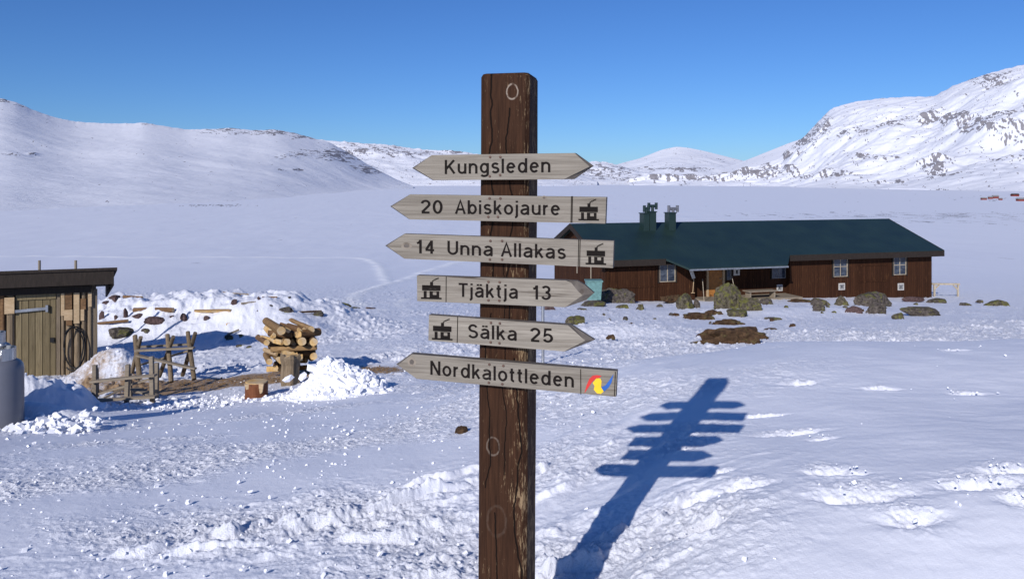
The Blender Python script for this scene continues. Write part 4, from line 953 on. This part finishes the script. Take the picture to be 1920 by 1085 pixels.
# ------------------------------------------------------------------ LOGS
def make_log(name, A, B, r, label, cat, group=None, split=False, mat='logwood', loc=None):
    A = Vector(A); B = Vector(B); c = (A + B) / 2; m_ = MB(); Ln = (B - A).length; n = 14
    pts = [Vector((-Ln / 2, 0, 0)), Vector((-Ln / 6, 0, r * random.uniform(-.06, .06))), Vector((Ln / 6, 0, r * random.uniform(-.06, .06))), Vector((Ln / 2, 0, 0))]
    m_.tube(pts, [r * random.uniform(.95, 1.05) for _ in pts], n, cap=1, jit=.07, mi=0)
    if split:
        for v_ in m_.v:
            if v_.z > r * .15: v_.z = r * .15 + (v_.z - r * .15) * .12
        for i_, f_ in enumerate(m_.f):
            if all(m_.v[q_].z > r * .12 for q_ in f_): m_.m[i_] = 1
    o = m_.build(name, [M[mat], M['cut']], None); o.location = c
    o.rotation_mode = 'QUATERNION'; q = (B - A).to_track_quat('X', 'Z')
    o.rotation_quaternion = q @ Matrix.Rotation(random.uniform(-.6, .6) if not split else random.uniform(-2.5, 2.5), 4, 'X').to_quaternion()
    return tag(o, label, cat, group)
G = 'firewood logs in the stacked woodpile'
pileD = 12.3
ordn = ['first', 'second', 'third', 'fourth', 'fifth', 'sixth', 'seventh']
LG = []
def prow(rname, items):
    for i, (a, b, r, sp, mt) in enumerate(items):
        if rname in ('top row', 'fifth row', 'second row') and i % 2 == 1: sp = True
        r *= .93
        make_log('log', at(*a), at(*b), r, 'log in the %s of the woodpile, %s from the left' % (rname, ordn[i]), 'log', G, sp, mt)
d0, d1 = 12.05, 12.75
prow('bottom row', [((520, 684, 12.7), (516, 690, 12.2), .05, False, 'bark'), ((500, 692, 12.5), (540, 690, 12.5), .05, True, 'bark'), ((548, 690, 12.9), (546, 686, 12.3), .06, False, 'bark'), ((560, 688, 12.8), (600, 684, 12.5), .055, True, 'bark')])
prow('second row', [((498, 664, 12.8), (505, 678, 12.1), .05, False, 'logwood'), ((512, 668, 12.9), (522, 676, 12.1), .062, False, 'logwood'), ((535, 664, 12.9), (541, 672, 12.15), .058, False, 'logwood'), ((562, 668, 12.9), (566, 670, 12.2), .06, True, 'bark'), ((584, 670, 12.9), (588, 668, 12.2), .062, False, 'bark')])
prow('third row', [((496, 655, 12.5), (520, 664, 12.2), .035, True, 'paleslab'), ((508, 655, 12.2), (594, 651, 12.25), .042, False, 'logwood'), ((505, 664, 12.5), (592, 660, 12.5), .045, True, 'bark')])
prow('fourth row', [((484, 632, 12.9), (500, 642, 12.2), .05, False, 'bark'), ((489, 633, 12.6), (528, 642, 12.1), .045, True, 'paleslab'), ((528, 635, 12.9), (538, 641, 12.05), .055, False, 'logwood'), ((548, 634, 12.9), (551, 641, 12.3), .058, True, 'bark'), ((556, 632, 12.9), (566, 640, 12.05), .07, False, 'cutbark' if False else 'logwood'), ((584, 634, 12.9), (588, 641, 12.1), .065, False, 'bark')])
prow('fifth row', [((497, 612, 12.8), (512, 629, 12.2), .05, True, 'logwood'), ((504, 622, 12.3), (548, 626, 12.3), .07, True, 'bark'), ((540, 618, 12.9), (558, 627, 12.2), .06, False, 'bark'), ((560, 627, 12.2), (598, 622, 12.5), .07, True, 'bark')])
prow('top row', [((499, 602, 12.9), (527, 620, 11.95), .068, False, 'logwood'), ((515, 605, 13.0), (540, 617, 12.15), .055, False, 'logwood'), ((530, 608, 12.9), (563, 618, 12.2), .058, True, 'bark'), ((546, 602, 13.0), (583, 618, 12.05), .060, False, 'logwood'), ((540, 612, 13.0), (571, 620, 12.3), .058, False, 'bark')])
k_ = 0
for (x0, y0, x1, y1) in ((515, 686, 560, 686), (520, 672, 575, 672), (515, 660, 580, 661), (505, 645, 580, 645), (510, 632, 585, 633), (520, 618, 575, 620)):
    make_log('log', at(x0, y0, 12.75), at(x1, y1, 12.7), .072, 'dark log deep inside the woodpile, %s from the bottom' % ordn[k_], 'log', G, False, 'bark'); k_ += 1
# tall splintered stump, chopping block
c = at(544, 702, 11.75); ST = thing('splintered_stump', 'tall splintered pale stump standing against the woodpile', 'stump', (c.x, c.y, c.z - .1))
m_ = MB(); n = 20; zz = [c.z - .15, c.z, c.z + .15, c.z + .26, c.z + .31]
for k, z_ in enumerate(zz):
    for j in range(n):
        a = 2 * math.pi * j / n; r = .125 * (1 + .15 * math.sin(a * 5 + 1) + .08 * random.uniform(-1, 1)) * (1.0 if k < 3 else (1.18 if k == 3 else 1.05))
        m_.v.append(Vector((c.x + r * math.cos(a), c.y + r * math.sin(a), z_ + (random.uniform(-.03, .03) if k == 4 else 0))))
for k in range(4):
    for j in range(n): m_.f.append([k * n + j, k * n + (j + 1) % n, (k + 1) * n + (j + 1) % n, (k + 1) * n + j]); m_.m.append(0)
m_.f.append([4 * n + j for j in range(n)]); m_.m.append(1); m_.build('trunk', [M['polewood'], M['cut']], ST)
c = at(481, 745, 10.7); CBl = thing('chopping_block', 'round reddish brown chopping block with pale chipped top in the snow', 'chopping block', (c.x, c.y, c.z - .05))
M['redbark'] = wood('red_bark', (.13, .045, .02), (.24, .09, .04), (6, 6, 3))
m_ = MB(); m_.tube([(c.x, c.y, c.z - .12), (c.x, c.y, c.z + .02), (c.x, c.y, c.z + .21)], [.152, .150, .147], 28, cap=0, jit=.012); m_.build('trunk', [M['redbark']], CBl, smooth=False)
m_ = MB(); m_.tube([(c.x, c.y, c.z + .2105), (c.x, c.y, c.z + .222)], [.144, .136], 28, cap=0, jit=.012); m_.build('cut_top', [M['cut']], CBl)
for (dx, h_) in ((-.085, .075), (.095, .13)):
    m_ = MB(); s_ = math.sqrt(.155 ** 2 - dx * dx); fill_poly(m_, [(c.x + dx - .035, c.z + .215), (c.x + dx - .01, c.z + .215 - h_), (c.x + dx + .02, c.z + .215 - h_ * .9), (c.x + dx + .038, c.z + .215)], c.y - s_ - .006, c.y - s_ + .03); m_.build('chip_scar', M['paleslab'], CBl)
# ------------------------------------------------------------------ SNOW HEAP
def ico(sub=4):
    import bmesh
    bm = bmesh.new(); bmesh.ops.create_icosphere(bm, subdivisions=sub, radius=1); v = [x.co.copy() for x in bm.verts]; f = [[q.index for q in p.verts] for p in bm.faces]; bm.free(); return v, f
ICO1 = ico(1)
def chunk(mb, c, s, flat=1.0):
    Rm = Matrix.Rotation(random.uniform(0, 6.28), 3, 'Z') @ Matrix.Rotation(random.uniform(-.7, .7), 3, 'X') @ Matrix.Rotation(random.uniform(-.7, .7), 3, 'Y')
    sx, sy, sz = s * random.uniform(.6, 1.2), s * random.uniform(.6, 1.1), s * random.uniform(.4, .9) * flat
    if random.random() < .78:
        f_ = [random.uniform(.72, 1.15) for _ in ICO1[0]]
        mb.add([Rm @ Vector((v_.x * sx * k_, v_.y * sy * k_, v_.z * sz * k_)) + Vector(c) for v_, k_ in zip(ICO1[0], f_)], ICO1[1]); return
    P = [Rm @ Vector((x * sx * random.uniform(.55, 1.1), y * sy * random.uniform(.55, 1.1), z_ * sz * random.uniform(.55, 1.1))) + Vector(c) for z_ in (-1, 1) for (x, y) in ((-1, -1), (1, -1), (1, 1), (-1, 1))]
    mb.hexa(P)
hc = at(620, 752, 10.4); hb = gz(hc.x, hc.y)
m_ = MB(); HS = (EYE - (690 - HY) / F * hc.y - hb + .05) / 1.08; print('HS', HS)
def hh(x, y):
    X = x - hc.x; Y = y - hc.y
    pk = HS * math.exp(-((X + .02) / .27) ** 2 - (Y / .32) ** 2) + .62 * HS * math.exp(-((X - .42) / .28) ** 2 - ((Y - .1) / .45) ** 2) + .35 * HS * math.exp(-((X + .05) / .62) ** 2 - ((Y + .15) / .35) ** 2)
    return pk
N = 60
for i in range(N + 1):
    for j in range(N + 1):
        x = hc.x - 1.3 + 2.6 * i / N; y = hc.y - 1.1 + 2.2 * j / N
        m_.v.append(Vector((x, y, gz(x, y) - .05 + hh(x, y) * 1.0 + .10 * min(1, hh(x, y) * 5) * mnoise.noise(Vector((x * 5, y * 5, 2))) + .05 * min(1, hh(x, y) * 6) * mnoise.noise(Vector((x * 14, y * 14, 7))))))
for i in range(N):
    for j in range(N): a = i * (N + 1) + j; m_.f.append([a, a + N + 1, a + N + 2, a + 1]); m_.m.append(0)
for k in range(900):
    x = hc.x + random.gauss(.05, .38); y = hc.y + random.gauss(-.08, .28); h_ = hh(x, y)
    if h_ < .02 and random.random() < .6: continue
    s = random.choice([.015, .02, .03, .03, .045, .06]) * (1 if h_ > .1 else .6)
    if k < 40: s = random.uniform(.05, .085)
    chunk(m_, (x, y, gz(x, y) - .05 + h_ + s * .25), s)
for (px, py, D, s) in ((628, 690, 10.5, .12), (590, 690, 10.4, .10), (648, 700, 10.3, .10), (700, 745, 10.0, .11), (568, 705, 10.3, .09), (540, 710, 10.2, .08)):
    chunk(m_, at(px, py, D), s)
tag(m_.build('snow_heap', M['heap'], None, loc=(hc.x, hc.y, hb)), 'heap of broken white snow chunks in front of the woodpile', 'snow heap')
# loose crumbs of snow: nobody could count them
m_ = MB(); cnt = 0
cand = []
for k in range(5200):
    D = math.exp(random.uniform(math.log(3.1), math.log(14))); t = random.uniform(-.68, .66); x = t * D
    dens = .30 + .5 * mnoise.noise(Vector((x * .8, D * .8, 3)))
    if t > .06 + .01 * D and D < 9.8: dens *= .035
    if blob(np.array(x), np.array(D), -3.6, 11.2, 3.2, .8) > .3: dens = 1
    if random.random() > dens * 1.6: continue
    cand.append((x, D))
cz = tps(np.array([c_[0] for c_ in cand]), np.array([c_[1] for c_ in cand])) + mounds(np.array([c_[0] for c_ in cand]), np.array([c_[1] for c_ in cand]))
for (x, D), z_ in zip(cand, cz):
    s = random.choice([.004, .005, .006, .008, .010, .014]) * (.7 + D * .07)
    chunk(m_, (x, D, z_ + s * .3), s)
for (cx, cy, rx, ry) in FOOT:
    for k in range(5):
        x = cx + random.gauss(0, rx * .8); y = cy + random.gauss(0, ry * 1.5); chunk(m_, (x, y, gz(x, y) + .004), random.choice([.003, .004, .005, .007, .010]))
for k in range(260):     # blocky rim by the gas cylinders and the sawhorses
    px = random.uniform(0, 170); c_ = at(px, 800 + random.gauss(0, 8) - px * .08, 7.7); chunk(m_, (c_.x, c_.y + random.gauss(0, .25), gz(c_.x, c_.y) + .02), random.choice([.015, .02, .03, .05]))
for k in range(420):
    x, y = -6.2 + random.uniform(0, 3.3), 10.6 + random.gauss(0, .35); chunk(m_, (x, y, gz(x, y) + .01), random.choice([.012, .016, .02, .03, .045]))
tag(m_.build('snow_crumbs', M['heap']), kind='stuff')
m_ = MB()
for k in range(900):
    if k % 3: x, y = random.gauss(-4.3, 1.1), random.gauss(12.45, .28)
    else: x, y = random.gauss(-2.6, .7), random.gauss(12.9, .2)
    z_ = gz(x, y); a = random.uniform(0, 6.28); l_ = random.uniform(.01, .05)
    m_.bar((x, y, z_ + .006), (x + math.cos(a) * l_, y + math.sin(a) * l_, z_ + random.uniform(.004, .02)), random.uniform(.006, .02), .006)
tag(m_.build('wood_chips', M['logwood']), kind='stuff')
# ------------------------------------------------------------------ ROCKS
ICO4, ICO3 = ico(4), ico(3)
def rock(px, py, wpx, hpx, D, mat, label, group=None, name='rock', cat='rock', depth=.8, lean=0, edge=.22, sink=.35):
    """centre px, base py, size in pixels at depth D"""
    w_ = wpx / F * D / 2; h_ = hpx / F * D; c = at(px, py, D); V, Fc = ICO4 if wpx > 24 else ICO3
    rr_ = random.Random(int(px * 7 + py)); PL_ = [(Vector((rr_.gauss(0, 1), rr_.gauss(0, 1), rr_.gauss(.2, .7))).normalized(), rr_.uniform(.50, .85)) for _ in range(11)]
    sd = Vector((px * .37, py * .11, 3.3)); vs = []
    for v_ in V:
        flat_ = mat == 'turf'; n1 = mnoise.noise(v_ * 1.3 + sd); n2 = mnoise.noise(v_ * 3.1 + sd); n3 = mnoise.noise(v_ * 8 + sd)
        q = v_ * (1 + edge * (2.4 if flat_ else 1.5) * n1 + edge * (1.8 if flat_ else 1.1) * n2)
        for n_, d_ in (() if flat_ else PL_):
            e_ = q.dot(n_) - d_
            if e_ > 0: q = q - n_ * e_ * .9
        q = q * 1.18; z_ = q.z
        if z_ > .55: z_ = .55 + (z_ - .55) * .5
        q = q + v_ * ((.14 if flat_ else .13) * n3); 
        vs.append(Vector((q.x * w_ + lean * z_ * w_, q.y * w_ * depth, z_ * h_ / .85 if z_ > 0 else z_ * h_ * sink)))
    m_ = MB(); m_.add(vs, Fc); o = m_.build(name, M[mat], None, smooth=False); o.location = (c.x, c.y, c.z); return tag(o, label, cat, group)
GR = 'stones in the snow in front of the hut'
# D along the strip in front of the hut
def Dg(px, py): return onground(px, py)[1]
for (px, py, w_, h_, m_, lab, dp) in (
    (1151, 566, 66, 26, 'rock', 'dark rounded boulder against the hut wall near the teal bin', .8),
    (1112, 573, 50, 10, 'rock', 'flat snow-dusted grey slab left of the dark boulder', .8),
    (1168, 577, 28, 7, 'moss', 'small greenish flat stone below the dark boulder', .8),
    (1201, 580, 17, 7, 'moss', 'small round mossy stone below the hut window', .8),
    (1284, 578, 38, 26, 'moss', 'squat mossy boulder below the leaning snow shovel', .8),
    (1306, 577, 14, 18, 'rock', 'pinkish grey stone touching the squat mossy boulder', .8),
    (1262, 563, 36, 10, 'turf', 'low brown hummock at the hut wall behind the mossy boulder', .8),
    (1362, 577, 64, 45, 'moss', 'big mossy boulder in front of the orange door', .8),
    (1408, 582, 52, 24, 'moss', 'bright yellow-green mossy rock right of the big boulder', .7),
    (1383, 593, 42, 16, 'moss', 'low mossy stone just in front of the big boulder', .7),
    (1438, 570, 30, 12, 'rock', 'grey stone under the plank bench', .7),
    (1337, 588, 24, 6, 'turf', 'thin dark stone in front of the big boulder', .7),
    (1313, 597, 44, 9, 'turf', 'long flat brown stone left of the turf patch', .7),
    (1372, 643, 104, 26, 'turf', 'large bare patch of brown turf on the snow slope', .45),
    (1412, 636, 46, 12, 'turf', 'brown turf tongue at the right of the large turf patch', .6),
    (1366, 607, 40, 8, 'turf', 'small dark turf clump above the large turf patch', .6),
    (1316, 632, 26, 7, 'rockred', 'dark twiggy clump left of the large turf patch', .6),
    (1077, 607, 34, 16, 'moss', 'leaning mossy stone just right of the signpost boards', .8),
    (1030, 580, 26, 9, 'rockred', 'dark reddish stone right behind the signpost', .8),
    (1172, 599, 12, 7, 'rock', 'small dark stone alone on the bright snow hump', .8),
    (1092, 581, 20, 4, 'rock', 'small flat dark stone below the grey slab', .8),
    (1236, 575, 14, 5, 'rock', 'tiny dark stone left of the squat mossy boulder', .8),
    (1537, 572, 32, 14, 'rock', 'grey boulder at the hut wall between the bench and the tall stone', .8),
    (1577, 572, 26, 22, 'moss', 'upright mossy stone against the hut wall', .8),
    (1538, 581, 26, 9, 'rock', 'small pointed stone in front of the grey boulder', .8),
    (1628, 572, 62, 26, 'rock', 'wide lichen boulder slanting up to the right by the hut wall', .7),
    (1646, 587, 36, 20, 'rock', 'slanting stone below the wide lichen boulder', .7),
    (1601, 586, 34, 13, 'rockred', 'dark reddish stone in front of the wide lichen boulder', .7),
    (1682, 597, 24, 12, 'moss', 'small mossy stone sloping down to the right', .7),
    (1712, 563, 40, 8, 'rockred', 'low reddish stone at the right wall of the hut', .7),
    (1755, 567, 44, 8, 'rock', 'flat stones at the right corner of the hut', .7),
    (1872, 573, 46, 13, 'moss', 'lone low greenish boulder on the snow at the far right', .7),
    (1808, 572, 26, 5, 'rock', 'thin stone under the right end of the wooden rail', .7),
    (1838, 566, 14, 5, 'rock', 'tiny dark stone left of the lone boulder', .7),
    (1500, 566, 34, 5, 'turf', 'thin turf strip along the hut wall', .7),
    (1450, 598, 30, 4, 'rock', 'thin flat stone on the snow below the bench', .7),
    (1445, 619, 18, 4, 'turf', 'small dark stone right of the large turf patch', .7),
    ):
    D = min(Dg(px, py + 1), 40.2 if px < 1500 else 42)
    rock(px, py, w_, h_, D, m_, lab, GR, depth=dp)
for k in range(26):
    px_ = random.choice([random.uniform(1060, 1300), random.uniform(1290, 1520), random.uniform(1500, 1740)]); py_ = random.uniform(572, 612) if px_ < 1500 else random.uniform(568, 590)
    rock(px_, py_, random.uniform(6, 13), random.uniform(2.5, 5), min(Dg(px_, py_ + 1), 40), random.choice(['rock', 'turf', 'moss']), 'tiny dark stone poking through the snow in front of the hut', 'tiny stones scattered on the snow in front of the hut')
o = rock(1728, 590, 80, 17, Dg(1728, 592), 'rock', 'long lichen-covered slab sloping down to the right below the hut corner', GR, depth=.4, edge=.12); o.rotation_euler = (0, R(11), 0)
rock(866, 811, 20, 13, Dg(866, 812), 'turf', 'small round brown stone alone in the trampled snow left of the post', depth=1, edge=.12)
rock(628, 579, 56, 17, 30, 'moss', 'low brownish boulder on the slope beyond the woodpile', 'stones beyond the snow bank', depth=.8, edge=.1)
rock(603, 577, 20, 7, 29.5, 'moss', 'small stone touching the left end of the brownish boulder', 'stones beyond the snow bank')
rock(665, 581, 22, 6, 29, 'moss', 'small stone right of the brownish boulder', 'stones beyond the snow bank')
rock(697, 582, 26, 6, 29, 'rockred', 'dark flat stone two places right of the brownish boulder', 'stones beyond the snow bank')
rock(727, 584, 26, 4, 29, 'rockred', 'thin dark stone at the bend of the ski track', 'stones beyond the snow bank')
# bank: stones and timbers
GB = 'dark stones in the snow bank behind the shed'
def Db(px, py): return min(onground(px, py)[1], 24)
for (px, py, w_, h_, lab) in ((214, 566, 26, 14, 'dark stone on the bank beside the end of the shed roof'), (196, 573, 24, 9, 'brown stone on the bank just right of the shed'),
    (235, 597, 10, 22, 'tall narrow dark stone on the bank below the first log'), (192, 598, 10, 16, 'narrow dark stone at the left end of the bank'), (218, 600, 9, 10, 'small dark stone near the left end of the bank'),
    (258, 600, 22, 12, 'reddish round stone below the first log on the bank'), (290, 604, 34, 12, 'reddish brown stones below the long orange log'), (322, 600, 9, 12, 'upright small stone right of the reddish stones'), (343, 598, 14, 12, 'dark stone above the shed shadow tip'),
    (438, 575, 14, 14, 'dark upright stone on top of the snow bank'), (484, 565, 10, 9, 'small dark stone at the crest of the snow bank'), (387, 598, 12, 6, 'small stone alone on the face of the bank'),
    (495, 577, 14, 6, 'low dark stone between the crest and the round grey stone'), (508, 576, 10, 5, 'tiny dark stone beside the round grey stone'), (535, 588, 26, 16, 'round grey stone on the right shoulder of the bank'), (478, 585, 24, 6, 'flat dark stone left of the round grey stone'),
    (540, 560, 14, 5, 'tiny stone on the snow behind the bank'), (230, 627, 50, 14, 'dark stone hollow in the shade of the shed'), (273, 622, 16, 7, 'small dark stone in the shade of the shed'),
    (595, 592, 22, 10, 'reddish stone at the right end of the bank'), (430, 636, 22, 8, 'grey stone on the snow left of the woodpile'), (455, 631, 26, 6, 'flat grey stone next to the woodpile'), (450, 650, 16, 5, 'lower of the small stones left of the woodpile'), (466, 652, 14, 4, 'small flat stone touching the left of the woodpile')):
    rock(px, py, w_, h_, Db(px, py), 'rockred' if px < 500 and py < 615 else 'rock', lab, GB, depth=.8)
def blog(px0, py0, px1, py1, rpx, mt, lab, sp=False, D=None, D1=None):
    Da = D or Db(px0, py0 + rpx); Dbb = D1 or D or Db(px1, py1 + rpx)
    A = at(px0, py0, Da - .1); B = at(px1, py1, Dbb - .1); make_log('timber', A, B, rpx / F * Da, lab, 'timber', 'timbers lying on the snow bank', sp, mt)
blog(251, 581, 325, 581, 4.4, 'bark', 'long orange-brown log lying on the face of the snow bank')
blog(366, 584, 432, 583, 4.0, 'logwood', 'pale split log lying on the middle of the snow bank', True)
blog(232, 556, 268, 558, 3, 'bark', 'short reddish timber at the left top of the bank', True)
blog(437, 549, 465, 551, 1.6, 'greywood', 'thin grey plank along the crest of the bank', True)
blog(418, 547, 452, 553, 1.3, 'bark', 'thin slanting branch on the crest of the bank', True)
blog(492, 557, 520, 557, 1.4, 'bark', 'thin branch at the right of the bank crest', True)
blog(452, 569, 480, 566, 1.8, 'greywood', 'small plank stuck in the snow near the crest', True)
blog(560, 585, 602, 583, 2, 'bark', 'broken branch at the right end of the bank', True)
blog(424, 608, 495, 597, 2.6, 'logwood', 'long pale plank sloping up to the woodpile', True)
blog(426, 627, 448, 618, 2.0, 'greywood', 'short grey board on the snow below the long pale plank', True)
blog(184, 606, 240, 601, 2.5, 'bark', 'dark pole at the foot of the bank beside the shed', False)
blog(1178, 637, 1214, 642, 2.2, 'bark', 'reddish broken plank on the snow slope below the hut', True, D=20)
blog(1206, 647, 1242, 648, 2.6, 'logwood', 'pale split plank on the snow slope below the hut', True, D=18.5)
rock(1146, 634, 14, 7, 18, 'turf', 'small yellowish stone on the snow right of the signpost', None)
# thin metal pole behind the signpost
A = at(1018, 575, 13.2); B = at(1018, 671, 13.2); PL = thing('marker_pole', 'thin grey metal pole standing in the snow behind the signpost', 'pole', B)
m_ = MB(); m_.tube([B - Vector((0, 0, .3)), A], .026, 12); m_.build('shaft', M['steel'], PL); m_ = MB(); m_.tube([A, A + Vector((0, 0, .03))], .032, 12); m_.build('cap', M['steel'], PL)
# far red huts
for (px, py, w_, h_, D, lab) in ((1846, 375, 9, 5, 900, 'leftmost tiny red hut far off below the right mountain'), (1858, 373, 7, 5, 920, 'second tiny red hut from the left below the right mountain'), (1868, 372, 10, 6, 930, 'third tiny red hut from the left below the right mountain'), (1877, 375, 6, 4, 900, 'smallest tiny red hut right of the third one'), (1905, 368, 12, 5, 980, 'dark-roofed far hut above the one at the right edge'), (1917, 377, 14, 6, 860, 'tiny red hut at the right edge of the view')):
    D = onground(px, py)[1] * .995; c = at(px, py, D); HT = thing('distant_hut', lab, 'hut', c, 0, 'tiny red huts far across the plain'); a = w_ / F * D / 2; h = h_ / F * D
    m_ = MB(); m_.box((c.x - a, D, c.z - 3), (c.x + a, D + a * 1.2, c.z + h * .55)); m_.build('wall', M['dred'], HT)
    m_ = MB(); z0 = c.z + h * .55; m_.add([(c.x - a * 1.15, D - .4, z0), (c.x + a * 1.15, D - .4, z0), (c.x + a * 1.15, D + a * 1.3, z0), (c.x - a * 1.15, D + a * 1.3, z0), (c.x - a * 1.15, D + a * .55, c.z + h), (c.x + a * 1.15, D + a * .55, c.z + h)], [(0, 1, 5, 4), (2, 3, 4, 5), (0, 4, 3), (1, 2, 5), (3, 2, 1, 0)])
    m_.build('roof', M['darkwood'] if px == 1905 else M['gwhite'], HT)
